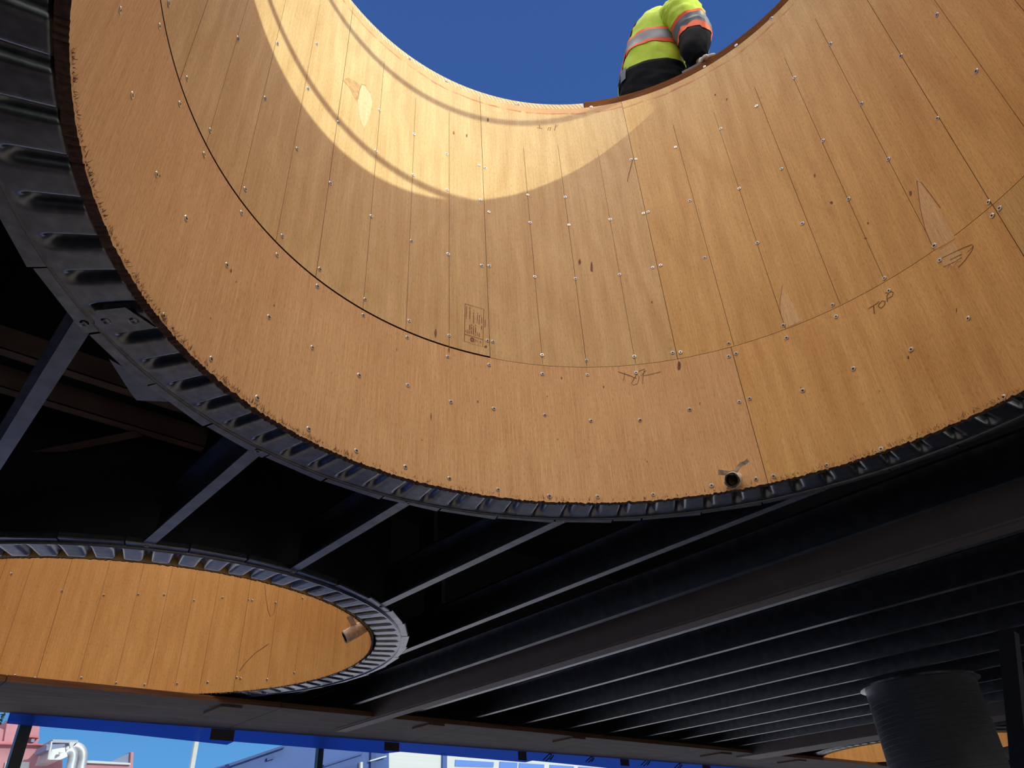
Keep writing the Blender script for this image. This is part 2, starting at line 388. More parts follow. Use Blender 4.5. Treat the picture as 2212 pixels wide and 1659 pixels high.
ribbon(lower[1], 'pencil_mark', [[(2038, 577), (2062, 566), (2078, 556)], [(2052, 562), (2078, 549)], [(2070, 578), (2085, 562), (2100, 540), (2103, 531)]], .003, pencil)
def lerp4(q, s, t):
    a = Vector(q[0]).lerp(Vector(q[1]), s); b = Vector(q[3]).lerp(Vector(q[2]), s); r = a.lerp(b, t); return (r.x, r.y)
Q = [(1004.5, 656), (1045, 668), (1043, 749), (1003, 737)]         # stamp frame: top-left, top-right, bottom-right, bottom-left
st = [[Q[0], Q[1], Q[2], Q[3], Q[0]], [lerp4(Q, 0, .81), lerp4(Q, 1, .81)]]
ribbon(upper[-60.3], 'grade_stamp', st, .0035, ink, label='printed grade stamp frame')
txt = []
for s, (t0, t1) in ((.07, (.06, .4)), (.07, (.66, .79)), (.17, (.67, .78)), (.26, (.05, .4)), (.27, (.53, .77)), (.36, (.5, .78)), (.47, (.08, .46)), (.47, (.5, .78)), (.58, (.48, .78)), (.66, (.12, .44)), (.68, (.68, .78)), (.77, (.17, .45)), (.79, (.67, .78)), (.9, (.24, .56)), (1.08, (.27, .48))):
    n = int((t1-t0)/.022); 
    for i in range(n):
        a = t0+(t1-t0)*i/n
        if random.random() < .85: txt.append([lerp4(Q, s-.015, a), lerp4(Q, s+.02, a+.008)]); txt.append([lerp4(Q, s+.02, a+.004), lerp4(Q, s+.012, a+.016)])
txt.append([lerp4(Q, .42+.1*math.cos(k*PI/8), .9+.055*math.sin(k*PI/8)) for k in range(17)])
txt.append([lerp4(Q, .42+.07*math.cos(k*PI/8), .9+.038*math.sin(k*PI/8)) for k in range(17)])
txt.append([lerp4(Q, .37, .88), lerp4(Q, .42, .92), lerp4(Q, .47, .88)])
txt.append([lerp4(Q, .58, .86), lerp4(Q, .6, .9), lerp4(Q, .58, .94)]); txt.append([lerp4(Q, .68, .88), lerp4(Q, .69, .93)]); txt.append([lerp4(Q, .84, .88), lerp4(Q, .9, .89), lerp4(Q, .9, .92), lerp4(Q, .84, .91), lerp4(Q, .84, .88)])
ribbon(upper[-60.3], 'stamp_lettering', txt, .003, ink)
inlay(upper[-60.3], 'knot_stain', [(739, 172), (752, 168), (768, 176), (778, 186), (776, 205), (772, 222), (762, 204), (754, 188)], mat('knot_stain_wood', (.62, .37, .15), .7, noise_amt=.3, noise_scale=30), label='brown swirl around the knot')
inlay(upper[-60.3], 'veneer_patch', [(781, 182), (792, 187), (800, 202), (804, 222), (800, 245), (793, 265), (786, 277), (779, 262), (774, 240), (773, 215), (776, 196)], wood_patch, label='pale football-shaped patch')
inlay(upper[11.7], 'veneer_patch', [(1981, 391), (1985, 388), (2030, 455), (2064, 515), (2044, 527), (2018, 540), (2000, 500), (1988, 450)], wood_patch2, label='pale pointed patch')
inlay(lower[1], 'veneer_patch', [(2023, 545), (2060, 523), (2075, 548), (2076, 562), (2065, 567), (2060, 576), (2050, 572), (2046, 581), (2034, 566)], wood_patch2, label='pale ragged patch')
inlay(upper[11.7], 'veneer_patch', [(1690, 617), (1712, 656), (1731, 694), (1697, 709), (1687, 680), (1684, 660)], wood_patch2, label='small pale pointed patch')
ribbon(upper[11.7], 'patch_outline', [[(2018, 540), (2000, 500), (1988, 450), (1981, 391), (1990, 394), (2010, 420), (2032, 450)], [(1697, 709), (1687, 680), (1684, 660), (1690, 617)]], .003, knot_m)
ribbon(upper[-60.3], 'patch_outline', [[(773, 215), (776, 196), (781, 182), (788, 184), (800, 202)]], .003, knot_m)
def flecks(parent, L_, m_=knot_m):
    for x, y, w, h in L_:
        bm = bmesh.new()
        q = [cyl(x+w*math.cos(k*PI/5)*(.8+.4*random.random()), y+h*math.sin(k*PI/5)*(.8+.4*random.random())) for k in range(10)]
        vs = [bm.verts.new(W(pol(SA, a, RS-.0006, z))) for a, z in q]
        try: bm.faces.new(vs)
        except ValueError: pass
        link('knot', bm, m_, parent)
flecks(upper[-60.3], [(757, 182, 8, 3), (764, 190, 6, 10), (771, 203, 3, 9), (941, 720, 2.5, 9), (1049, 749, 3, 3), (980, 287, 2, 4), (1008, 293, 1.5, 4)])
flecks(upper[-24.35], [(1252, 566, 2.5, 7), (1278, 578, 3, 11), (1054, 259, 2, 4), (1408, 653, 1.8, 3)])
flecks(upper[11.7], [(1796, 438, 3, 3), (1760, 380, 2, 4), (1967, 418, 3, 6), (1875, 482, 2, 3), (1870, 515, 3, 2), (1545, 205, 2, 2), (1570, 215, 1.5, 3)])
flecks(lower[0], [(975, 868, 3, 2.5), (970, 756, 1.5, 7), (857, 755, 1, 4), (931, 900, 1.2, 9), (1032, 868, 1.8, 3), (1213, 817, 1.5, 3), (1304, 836, 1.5, 3), (1182, 857, 1, 2), (1205, 949, 1, 2.5), (1398, 997, 1, 2.5), (499, 585, 2, 4), (510, 609, 1.2, 2), (345, 380, 1, 3), (592, 660, 1.3, 3), (455, 688, 1, 3), (911, 951, 1, 2), (1512, 872, 1.3, 3), (1467, 790, 4, 9)])
flecks(lower[1], [(2066, 670, 1, 5), (1962, 772, 2, 4), (1730, 837, 1.4, 1.4), (1900, 845, 1, 2)])
ribbon(upper[-24.35], 'crack', [[(1367, 345), (1363, 360), (1358, 378), (1355, 393)]], .005, kerf_m)
# hole and cut pipe
ah, zh = cyl(1591, 1013)
drill(lower[0], W(pol(SA, ah, RS-.1, zh)), W(pol(SA, ah, RS+.1, zh)), .056)
def tapepath(o_, bm, pts, w_, m_): pass
pr = W(pol(SA, ah, RS+.12, zh+.0)); dE = ray(1581, 1037); dh = pol(SA, ah, RS, zh); tE = dh.length/dE.length-.10; pe = W(dE*tE)
pipe = empty('cut_pipe', pe, 'short cut pipe wrapped in pale tape, poking through the long lower strip of plywood', 'pipe')
def wrapped_pipe(parent, p0, p1, r, wraps, w0=.35):
    ax = (p1-p0); L_ = ax.length; ax.normalize(); s, u = frame_of(ax)
    bm = bmesh.new(); n = 20
    ring = lambda q, rr: [bm.verts.new(q+s*(math.cos(2*PI*k/n)*rr)+u*(math.sin(2*PI*k/n)*rr)) for k in range(n)]
    R_ = [ring(p0, r), ring(p1, r), ring(p1, r*.86), ring(p0+ax*(L_*.3), r*.84)]
    for a, b, mi in zip(R_, R_[1:], (0, 0, 1)):
        for k in range(n): bm.faces.new((a[k], a[(k+1) % n], b[(k+1) % n], b[k])).material_index = mi
    bm.faces.new(R_[0]); bm.faces.new(R_[-1]).material_index = 1
    rel(link('pipe', bm, [pipe_d, pipe_in]), parent)
    bm = bmesh.new(); pts = []
    tot = wraps*18; prev = None
    for i in range(tot+1):
        t = w0+(.985-w0)*i/tot; a = 2*PI*i/18; rr = r*1.06+.0012*math.sin(i*1.7)
        d = s*math.cos(a)+u*math.sin(a); h = L_*(1-w0)/wraps*.56
        q = p0+ax*(L_*t)
        cur = [bm.verts.new(q+d*rr-ax*h), bm.verts.new(q+d*(rr+.004)), bm.verts.new(q+d*(rr+.001)+ax*h)]
        if prev:
            for k in (0, 1): bm.faces.new((prev[k], prev[k+1], cur[k+1], cur[k]))
        prev = cur
    rel(link('tape_wrap', bm, tape_w, None, True), parent)
wrapped_pipe(pipe, pr, pe, .034, 4, .5)
def tail(parent, pts, w_, m_=tape_w):
    bm = bmesh.new(); prev = None
    for i, p in enumerate(pts):
        t = Vector(pts[min(i+1, len(pts)-1)])-Vector(pts[max(i-1, 0)]); n_ = t.cross(CF).normalized()
        n_ = (n_+CF*.35*math.sin(i*1.3)).normalized()
        cur = [bm.verts.new(Vector(p)+n_*w_), bm.verts.new(Vector(p)-n_*w_)]
        if prev: bm.faces.new((prev[0], prev[1], cur[1], cur[0]))
        prev = cur
    o = link('tape_tail', bm, m_); md = o.modifiers.new('s', 'SOLIDIFY'); md.thickness = .001
    rel(o, parent)
tE2 = tE+.035/dE.length
tail(pipe, [W(ray(x, y)*(tE2+k*.004)) for k, (x, y) in enumerate([(1586, 1021), (1574, 1022), (1562, 1021), (1551, 1020)])], .013)
tail(pipe, [W(ray(x, y)*(tE2+k*.004)) for k, (x, y) in enumerate([(1586, 1022), (1593, 1012), (1601, 1003), (1609, 1000), (1616, 994)])], .011)

# --- the top: kerfed trim, brown cap and membrane
def ringband(c, a0, a1, r0, r1, z0, z1, step=2., uvl=False):
    bm = bmesh.new(); n = max(2, int((a1-a0)/step)); prev = None
    for i in range(n+1):
        a = a0+(a1-a0)*i/n
        cur = [bm.verts.new(W(pol(c, a, r, z))) for r, z in ((r0, z0), (r0, z1), (r1, z1), (r1, z0))]
        if prev:
            for k in range(4): bm.faces.new((prev[k], prev[(k+1) % 4], cur[(k+1) % 4], cur[k]))
        else: bm.faces.new(cur)
        prev = cur
    bm.faces.new(prev[::-1]); bmesh.ops.recalc_face_normals(bm, faces=bm.faces); return bm
def cap_trims(c, nm):
    t = tag(link('cap_trim', ringband(c, -150, 2.4, RS+.012, RS+.05, ZP+.004, ZT), trim_pale), f'pale saw-kerfed wood trim curving along the top rim of {nm}', 'trim')
    bm = bmesh.new()
    for k in range(150):                                           # slanted kerfs of the bent strip
        a = -148+k*1.0+random.random()*.25
        p = [pol(c, a, RS+.0115, ZT-.002), pol(c, a+.1, RS+.0115, ZT-.002), pol(c, a+1.25, RS+.0115, ZP+.006), pol(c, a+1.1, RS+.0115, ZP+.006)]
        bm.faces.new([bm.verts.new(W(q)) for q in p])
    k = link('saw_kerf', bm, kerf_m, t); k['kind'] = 'stuff'
    return t
cap_trims(SA, 'the big shaft')
tag(link('cap_trim', ringband(SA, 2.6, 209.5, RS+.006, RS+.05, ZP+.002, ZT+.006), trim_br), 'brown wood trim along the right half of the top rim, below the worker', 'trim')
bm = ringband(SA, 27.5, 34.5, RS+.02, RS+.09, ZT+.012, ZT+.05); tag(link('membrane_flap', bm, membrane), 'black membrane flap lying on the rim just right of the worker', 'membrane')
bm = ringband(SA, 36, 209, RS+.03, RS+.1, ZT+.019, ZT+.026); tag(link('membrane_strip', bm, membrane), 'thin black membrane edge along the far right of the rim', 'membrane')
def curb(c, nm):
    bm = ringband(c, -180, 179.9, RS+.06, RS+.11, 1.6, ZT-.01, 4); o = link('shaft_sheathing', bm, membrane)
    tag(o, f'black outer sheathing around {nm}', 'sheathing'); return o
curb(SA, 'the big shaft overhead'); curb(SB, 'the second shaft at lower left'); curb(SC, 'the far shaft behind the steel column')

# --- second shaft
bpan = {}
bl = {-108.: 'plywood sheet at the left edge of the second shaft', -51.7: 'widest amber plywood sheet in view inside the second shaft, left of its upright joint',
      4.45: 'golden plywood sheet with a taped pipe at the right end of the second shaft', 61.: 'plywood sheet on the near right side of the second shaft', 117.: 'plywood sheet on the near side of the second shaft, out of view', 173.: 'plywood sheet on the near left side of the second shaft, out of view'}
bs = [-108., -51.7, 4.45, 61., 117., 173., 252.]
for k in range(6):
    ks = [(a, Z0+.09, 3.6) for a in [bs[k]+9.3*i+2.5*math.sin(i*7.) for i in range(1, int((bs[k+1]-bs[k])/9.3))]] if k < 4 else []
    o = sheet(SB, bs[k]+GAP/2, bs[k+1]-GAP/2, Z0+.013, ZP, ks, jag=.004, mats=[wood_b, ply_edge, kerf_m], seed=50+k)
    tag(o, bl[bs[k]], 'plywood', 'plywood sheets lining the second shaft'); bpan[bs[k]] = o
for x, y in [(72,415),(397,523),(665,552),(885,547),(1051,550),(1243,586),(1426,566),(1592,581),(1615,585),(1766,600),(1939,570),(97,1067),(225,1085),(521,1083),(744,1115),(925,1127),(1135,1119),(1330,1112),(1515,1080),(1541,1086),(1711,1093),(1885,1050)]:
    a, z = cyl(x/2.9676, 1100+y/2.9676, SB)
    s = [q for q in bs[:-1] if q <= a][-1]; put_screw(bpan[s], SB, a, z, 1.1)
ribbon(bpan[4.45], 'pencil_mark', [[(572, 1262), (574, 1285), (578, 1315), (584, 1332), (592, 1325), (597, 1300)], [(517, 1450), (530, 1432), (552, 1410), (580, 1391)]], .005, pencil, SB)
fringe(bpan[4.45], SB, 4.6, 61, Z0, 300, 8); fringe(bpan[-51.7], SB, -20, 4.3, Z0, 60, 9)
fringe(bpan[61.], SB, 61, 116, Z0, 260, 10)
tag(link('cap_trim', ringband(SB, -180, 179.9, RS+.006, RS+.05, ZP+.002, ZT), trim_br), 'brown wood trim around the top of the second shaft', 'trim')
a_, z_ = cyl(803, 1343, SB)
hp = pol(SB, a_, RS, z_); tg = Vector((-dirz(a_).y, dirz(a_).x, 0)); dd = ray(744, 1377); nrm = tg
tt = hp.dot(nrm)/dd.dot(nrm); pe2 = dd*tt
if (pe2-hp).length > .5 or (pe2-hp).length < .1:
    pe2 = hp+(dd*(hp.length/dd.length)-hp).normalized()*.32-dirz(a_)*.1
p2 = empty('cut_pipe', W(pe2), 'stub of pipe wrapped in ribbed tape inside the second shaft at lower left', 'pipe')
wrapped_pipe(p2, W(hp+(hp-pe2).normalized()*.06), W(pe2), .045, 9, .3)
q = hp.lerp(pe2, .62)
tail(p2, [W(q+CY*.03), W(q+CY*.07-CX*.02), W(q+CY*.12-CX*.045)], .026)

# --- far shaft
cs = [-130., -40., 50., 140., 230.]
for k in range(4):
    o = sheet(SC, cs[k]+GAP/2, cs[k+1]-GAP/2, Z0, ZP, (), mats=[wood_b, ply_edge, kerf_m], seed=80+k, step=3)
    tag(o, ['plywood sheet on the near left of the far shaft, behind the steel column', 'plywood sheet on the far wall of the far shaft, left of the steel column', 'plywood sheet of the far shaft seen right of the steel column', 'plywood sheet on the near right of the far shaft, out of view'][k], 'plywood', 'plywood sheets lining the far shaft')
# ------------------------------------------------------------------ ribbed steel ring tracks
def sstep(a, b, x):
    t = max(0, min(1, (x-a)/(b-a))); return t*t*(3-2*t)
NR = 79
def ring_track(c, label, phase, lo, hi, fl0=.0, r_in=1.731, r_out=1.916):
    t = empty('ring_track', W((c[0], c[1], Z0)), label, 'track', 'ribbed steel ring tracks')
    bm = bmesh.new(); P_ = 360/NR; sub = 18
    rs = [r_in, r_in+.012, r_in+.03, r_in+.07, r_in+.11, r_out-.055, r_out-.042, r_out-.03, r_out-.018, r_out-.004, r_out]
    prof = [(0, 0), (.05, .0), (.10, .06), (.14, .3), (.19, .72), (.235, .95), (.28, 1.), (.33, .93), (.37, .74), (.41, .45), (.45, .2), (.49, .07), (.54, .015), (.6, 0), (.7, 0), (.82, 0), (.9, 0), (.96, 0)]
    prev = None; first = None
    for i in range(NR):
        for f, h in prof:
            a = phase+(i+f)*P_
            cur = []
            for j, r in enumerate(rs):
                e = 1-sstep(r_out-.06, r_out-.016, r)
                z = Z0+.012+.031*h*e
                rr = r+(.012*h if j == 0 else .006*h if j == 1 else 0)
                cur.append(bm.verts.new(W(pol(c, a, rr, z))))
            cur.append(bm.verts.new(W(pol(c, a, r_out+.002, Z0+.004)))); cur.append(bm.verts.new(W(pol(c, a, r_out+.006, Z0+.02))))
            cur.insert(0, bm.verts.new(W(pol(c, a, r_in+.001+.012*h, Z0+.05+.0*h))))
            if prev:
                for k in range(len(cur)-1):
                    q = bm.faces.new((prev[k], prev[k+1], cur[k+1], cur[k])); q.smooth = True
            else: first = cur
            prev = cur
    for k in range(len(first)-1):
        bm.faces.new((prev[k], prev[k+1], first[k+1], first[k])).smooth = True
    rel(link('ribbed_web', bm, galv), t)
    # overlapping outer straps
    st = 2*P_; nT = 40
    for i in range(nT):
        a0 = phase+i*st+.25; a1 = a0+st*(.975 if i < 39 else .47)
        am = (a0+a1)/2
        if not (lo <= ((am+180) % 360)-180 <= hi): continue
        bm = bmesh.new(); dz = .0015*(i % 2)
        rows = []
        for a in (a0, a0+.5, a1-.5, a1):
            q_ = .050+.013*(a-a0)/(a1-a0)
            rows.append([bm.verts.new(W(pol(c, a, r, z+dz))) for r, z in ((r_out-.004, Z0+.021), (r_out+.008, Z0+.017), ((r_out+q_-.004)/math.cos(Rz((a-am))), Z0+.016), ((r_out+q_)/math.cos(Rz(a-am)), Z0+.022), ((r_out+q_+.001)/math.cos(Rz(a-am)), Z0+.045))])
        for A_, B_ in zip(rows, rows[1:]):
            for k in range(4): bm.faces.new((A_[k], A_[k+1], B_[k+1], B_[k]))
        o = link('sliding_strap', bm, galv); md = o.modifiers.new('s', 'SOLIDIFY'); md.thickness = .0015; md.offset = 1
        rel(o, t)
    return t
ringA = ring_track(SA, 'ribbed galvanised steel ring track around the foot of the big shaft', 1.5, -130, 110)
ringB = ring_track(SB, 'ribbed galvanised steel ring track around the second shaft at lower left', 1.2, -180, 180)
ringC = ring_track(SC, 'ribbed steel ring track around the far shaft behind the column', 1., -180, 180)
def flat_screw(parent, p, r=.0135):
    bm = bmesh.new(); n = 18
    R_ = [[bm.verts.new(W((p.x+rr*math.cos(2*PI*k/n), p.y+rr*math.sin(2*PI*k/n), p.z-zz))) for k in range(n)] for rr, zz in ((r, 0), (r, .002), (r*.8, .0045), (r*.62, .0045), (r*.55, .0035))]
    for a, b in zip(R_, R_[1:]):
        for k in range(n): bm.faces.new((a[k], a[(k+1) % n], b[(k+1) % n], b[k])).smooth = True
    bm.faces.new(R_[-1]); 
    x = .006
    for s in (0, 1):
        a, b = ((x, .0013), (.0013, x))[s]
        f = bm.faces.new([bm.verts.new(W((p.x+i, p.y+j, p.z-.0047))) for i, j in ((-a, -b), (a, -b), (a, b), (-a, b))]); f.material_index = 1
    rel(link('pan_head_screw', bm, [galv, zinc_d]), parent)
# splice plate on the big ring, near the brace at left
pts = [at_z(x, y, Z0+.006) for x, y in ((207, 671), (270, 664), (336, 708), (303, 714), (233, 722), (204, 703))]
bm = bmesh.new(); prism(bm, [W(p) for p in pts], Vector((0, 0, .004))); rel(link('splice_plate', bm, galv), ringA)
for x, y in ((228, 695), (289, 694)): flat_screw(ringA, at_z(x, y, Z0+.006), .0155)
# ------------------------------------------------------------------ joists, beams
def joist(u, v0, v1, label, group=None, z=Z0+.022, h=.24, w=.058):
    bm = bmesh.new()
    prof = [(0, .016), (0, 0), (w, 0), (w, h), (0, h), (0, h-.016)]
    th = .002
    inn = [(th, .016), (th, th), (w-th, th), (w-th, h-th), (th, h-th), (th, h-.016)]
    loop = prof+inn[::-1]
    A = [bm.verts.new(W((u+x, v0, z+y))) for x, y in loop]; B = [bm.verts.new(W((u+x, v1, z+y))) for x, y in loop]
    for i in range(len(loop)):
        j = (i+1) % len(loop); bm.faces.new((A[i], A[j], B[j], B[i]))
    n = len(prof)
    for S in (A, B):
        for i in range(n-1): bm.faces.new((S[i], S[i+1], S[-2-i], S[-1-i]))
    bmesh.ops.recalc_face_normals(bm, faces=bm.faces)
    root = empty('steel_joist', W((u+w/2, (v0+v1)/2, z)), label, 'joist', group)
    rel(link('channel', bm, galv_d), root)
    return root
grpA = 'joists between the two shafts'; grpB = 'joists beyond the brown beam'
def chord(c, u, r=1.968): return math.sqrt(max(0, r*r-(u-c[0])**2))
names = ['widest-looking', 'second', 'third', 'fourth']
for i, u in enumerate((.215, 1.02, 1.82, 2.61)):
    v0 = SA[1]+chord(SA, u+.03)-.022; v1 = SB[1]-chord(SB, u+.03)+.02
    lb = ['steel joist at far left between the shafts, below the riveted splice plate', 'steel joist between the shafts, second from the left', 'steel joist between the shafts, third from the left', 'steel joist between the shafts, fourth from left, reaching the second ring tip'][i]
    j = joist(u, v0, v1, lb, grpA)
    flat_screw(ringA, Vector((u+.029, v0+.0, Z0+.0145)), .014); flat_screw(ringB, Vector((u+.029, v1-.005, Z0+.0145)), .013)
V0, V1 = -3.2, 8.3
joist(3.495, V0, V1, 'steel joist just clear of both shafts, running behind the big ring', grpB, z=Z0+.06)
ords = ['first', 'second', 'third', 'fourth', 'fifth', 'sixth', 'seventh', 'eighth', 'ninth', 'tenth', 'eleventh', 'twelfth', 'thirteenth', 'fourteenth', 'fifteenth', 'sixteenth']
joist(4.165, V0, V1, 'steel joist whose bright lower edge runs along the near side of the brown beam', grpB)
us = [4.96, 5.78, 6.57, 7.35, 8.14, 8.9, 9.65, 10.42, 11.2]
for i, u in enumerate(us):
    joist(u, V0, V1, f'{ords[i]} steel joist past the brown beam, counted toward the far shaft', grpB)
u = 12.75
k = len(us)
for u in (12.75, 13.5, 14.25, 15.0, 15.75, 16.5):
    c1 = chord(SC, u+.03)
    if c1 > .1:
        joist(u, V0, SC[1]-c1, f'{ords[k]} steel joist past the brown beam, cut short at the far shaft', grpB)
    else:
        joist(u, V0, V1, f'{ords[k]} steel joist past the brown beam, counted toward the far shaft', grpB)
    k += 1
for u in (17.75, 18.5, 19.3):
    joist(u, V0, V1, f'{["first", "second", "third"][round((u-17.75)/.77)]} steel joist beyond the far shaft, low behind the column', grpB)
def beam(u0, u1, v0, v1, z0, z1, label):
    bm = bmesh.new(); box(bm, W((u0, v0, z0)), W((u1, v1, z1)))
    bmesh.ops.bevel(bm, geom=[e for e in bm.edges if abs((e.verts[0].co-e.verts[1].co).y) > 1], offset=.018, segments=3, affect='EDGES')
    return tag(link('steel_beam', bm, beam_m), label, 'beam', 'brown steel beams')
beam(4.47, 4.64, V0, 7.87, 1.437, 1.80, 'wide brown steel beam crossing from the right edge down to the dark soffit')
beam(11.62, 12.25, V0, 7.4, 1.437, 1.80, 'second brown-grey steel beam, passing behind the steel column')
beam(17.08, 17.5, V0, 7.6, 1.437, 1.80, 'farthest steel beam at the lower right edge beyond the far shaft')
# brackets hanging on the joists
for (x0, y0, x1, y1), u, lb in (((908, 1128, 944, 1170), 2.61, 'small bare steel clip plate hanging near the fourth joist between the shafts'), ((918, 1268, 960, 1305), 3.40, 'small bare steel clip plate under the joist right of the second ring')):
    a = at_u(x0, y0, u); b = at_u(x1, y1, u)
    bm = bmesh.new(); box(bm, W((u-.003, a.y, b.z)), W((u, b.y, a.z))); box(bm, W((u-.03, b.y-.003, b.z)), W((u, b.y, a.z)))
    tag(link('clip_plate', bm, galv_d), lb, 'bracket')
# roof framing seen deep between the shafts
frame_m = mat('roof_framing', (.15, .10, .08), .7, 0., .2, 6)
for (v, z, lb, u1) in ((3.56, 2.17, 'upper brown roof channel deep in the dark left of the big ring', 3.2), (3.84, 2.13, 'lower brown roof channel deep in the dark left of the big ring', 1.2)):
    bm = bmesh.new(); box(bm, W((-1.6, v, z)), W((u1, v+.07, z+.005))); box(bm, W((-1.6, v, z)), W((u1, v+.005, z+.12))); box(bm, W((-1.6, v+.065, z)), W((u1, v+.07, z+.03)))
    tag(link('roof_channel', bm, frame_m), lb, 'channel', 'roof channels between the shafts')
pa = at_z(60, 985, 2.12); pb = at_z(300, 937, 2.12); d = pb-pa; n_ = Vector((-d.y, d.x, 0)).normalized()*.03
bm = bmesh.new(); prism(bm, [W(pa-n_), W(pb-n_), W(pb+n_), W(pa+n_)], Vector((0, 0, .004))); tag(link('flat_strap', bm, frame_m), 'flat steel strap slanting under the brown roof channels', 'strap')
pts = [at_z(x, y, 1.60) for x, y in ((235, 775), (330, 830), (370, 868), (295, 865), (283, 850))]
bm = bmesh.new(); prism(bm, [W(p) for p in pts], Vector((0, 0, .006))); tag(link('gusset_plate', bm, galv_d), 'dark steel gusset plate half hidden behind the big ring', 'plate')
# ------------------------------------------------------------------ soffit along the glazing
ZS = 1.46; VS0, VS1 = 7.07, 8.34
uu = [-8.24, -5.9, -3.57, -1.235, 1.1, 3.43, 5.765, 8.1, 10.43, 12.77, 15.1, 17.43, 19.8, 22.2]
for i, (a, b) in enumerate(zip(uu, uu[1:])):
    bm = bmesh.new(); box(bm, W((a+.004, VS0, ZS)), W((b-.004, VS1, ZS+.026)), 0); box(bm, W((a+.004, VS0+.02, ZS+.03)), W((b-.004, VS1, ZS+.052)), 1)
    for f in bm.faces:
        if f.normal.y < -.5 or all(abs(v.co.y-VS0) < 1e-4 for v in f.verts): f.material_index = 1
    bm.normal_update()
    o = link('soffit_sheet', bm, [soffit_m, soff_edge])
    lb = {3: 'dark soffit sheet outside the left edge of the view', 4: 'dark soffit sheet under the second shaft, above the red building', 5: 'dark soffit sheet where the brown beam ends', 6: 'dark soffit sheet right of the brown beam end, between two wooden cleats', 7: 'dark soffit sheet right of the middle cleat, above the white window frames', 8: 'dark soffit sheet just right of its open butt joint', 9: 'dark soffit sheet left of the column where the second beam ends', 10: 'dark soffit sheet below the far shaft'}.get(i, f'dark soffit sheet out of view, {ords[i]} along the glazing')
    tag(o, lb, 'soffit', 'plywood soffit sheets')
for i, (xs, lb) in enumerate((([(480, 1525), (521, 1531), (443, 1543)], 'wooden cleat under the soffit below the second ring'), ([(942, 1561), (970, 1566), (898, 1576)], 'wooden cleat under the soffit right of the brown beam end'), ([(1240, 1594), (1266, 1597), (1193, 1604)], 'wooden cleat under the soffit, second right of the brown beam end'), ([(1595, 1580), (1618, 1583), (1555, 1591)], 'wooden cleat under the soffit near the second beam end'), ([(1770, 1596), (1795, 1594), (1732, 1606)], 'wooden cleat under the soffit left of the column'))):
    zc = ZS-.022
    if i < 3:
        a = at_z(*xs[0], zc); b = at_z(*xs[1], zc); c_ = at_z(*xs[2], zc)
        u0 = a.x; u1 = b.x; v0 = (a.y+b.y)/2; v1 = c_.y
    else:
        u0 = 10.9 if i == 3 else 13.2; u1 = u0+.3; v0 = VS0+.12; v1 = v0+.4
    u0, u1 = sorted((u0, u1)); v0 = max(v0, VS0+.02)
    bm = bmesh.new(); box(bm, W((u0, v0, zc)), W((u1, max(v1, v0+.3), ZS))); tag(link('wood_cleat', bm, cleat_m), lb, 'cleat', 'wooden cleats under the soffit')
ribs = [(395, 1530)]
# printed frame on the soffit
bm = bmesh.new()
q = [at_z(x, y, ZS-.001) for x, y in ((341, 1543), (408, 1549), (430, 1549), (415, 1557), (327, 1551), (341, 1543))]
for a, b in zip(q, q[1:]):
    n_ = Vector((-(b-a).y, (b-a).x, 0)).normalized()*.008
    bm.faces.new([bm.verts.new(W(p)) for p in (a-n_, b-n_, b+n_, a+n_)])
sof_mark = link('stencil_frame', bm, membrane); sof_mark.parent = next(o for o in col.objects if o.get('label') == 'dark soffit sheet under the second shaft, above the red building')
# ------------------------------------------------------------------ glazing wall: blue wrap, tape, sheeting
blue = bpy.data.materials.new('blue_wrap'); blue.use_nodes = True
nt = blue.node_tree; nt.nodes.remove(nt.nodes['Principled BSDF'])
df = nt.nodes.new('ShaderNodeBsdfDiffuse'); tr = nt.nodes.new('ShaderNodeBsdfTranslucent'); tp = nt.nodes.new('ShaderNodeBsdfTransparent'); m1 = nt.nodes.new('ShaderNodeMixShader'); m2 = nt.nodes.new('ShaderNodeMixShader')
df.inputs[0].default_value = (.07, .13, .45, 1); tr.inputs[0].default_value = (.12, .27, .75, 1); tp.inputs[0].default_value = (.30, .44, .85, 1)
m1.inputs[0].default_value = .7; m2.inputs[0].default_value = .28
nt.links.new(df.outputs[0], m1.inputs[1]); nt.links.new(tr.outputs[0], m1.inputs[2]); nt.links.new(m1.outputs[0], m2.inputs[1]); nt.links.new(tp.outputs[0], m2.inputs[2]); nt.links.new(m2.outputs[0], nt.nodes['Material Output'].inputs[0])
film = bpy.data.materials.new('clear_sheeting'); film.use_nodes = True
nt = film.node_tree; nt.nodes.remove(nt.nodes['Principled BSDF'])
gl = nt.nodes.new('ShaderNodeBsdfGlossy'); gl.inputs['Roughness'].default_value = .15; tp = nt.nodes.new('ShaderNodeBsdfTransparent'); tp.inputs[0].default_value = (.93, .96, 1, 1); m1 = nt.nodes.new('ShaderNodeMixShader'); m1.inputs[0].default_value = .03
nt.links.new(tp.outputs[0], m1.inputs[1]); nt.links.new(gl.outputs[0], m1.inputs[2]); nt.links.new(m1.outputs[0], nt.nodes['Material Output'].inputs[0])
VG = VS1+.01
zb = [(x, at_v(x, y, VG)) for x, y in ((14, 1563), (250, 1583), (490, 1609), (505, 1602), (830, 1628), (865, 1624), (1135, 1647), (1150, 1643), (1230, 1651), (1330, 1661))]
edge = [(p.x, p.z) for x, p in zb]
edge = [(edge[0][0], edge[0][1])]+edge[1:]+[(edge[-1][0]+6, edge[-1][1]-.01), (edge[-1][0]+14, edge[-1][1])]
bm = bmesh.new(); prev = None
for x, z in edge:
    cur = [bm.verts.new(W((x, VG, z))), bm.verts.new(W((x, VG, ZS+.02)))]
    if prev and cur[0].co.x > prev[0].co.x: bm.faces.new((prev[0], prev[1], cur[1], cur[0]))
    prev = cur
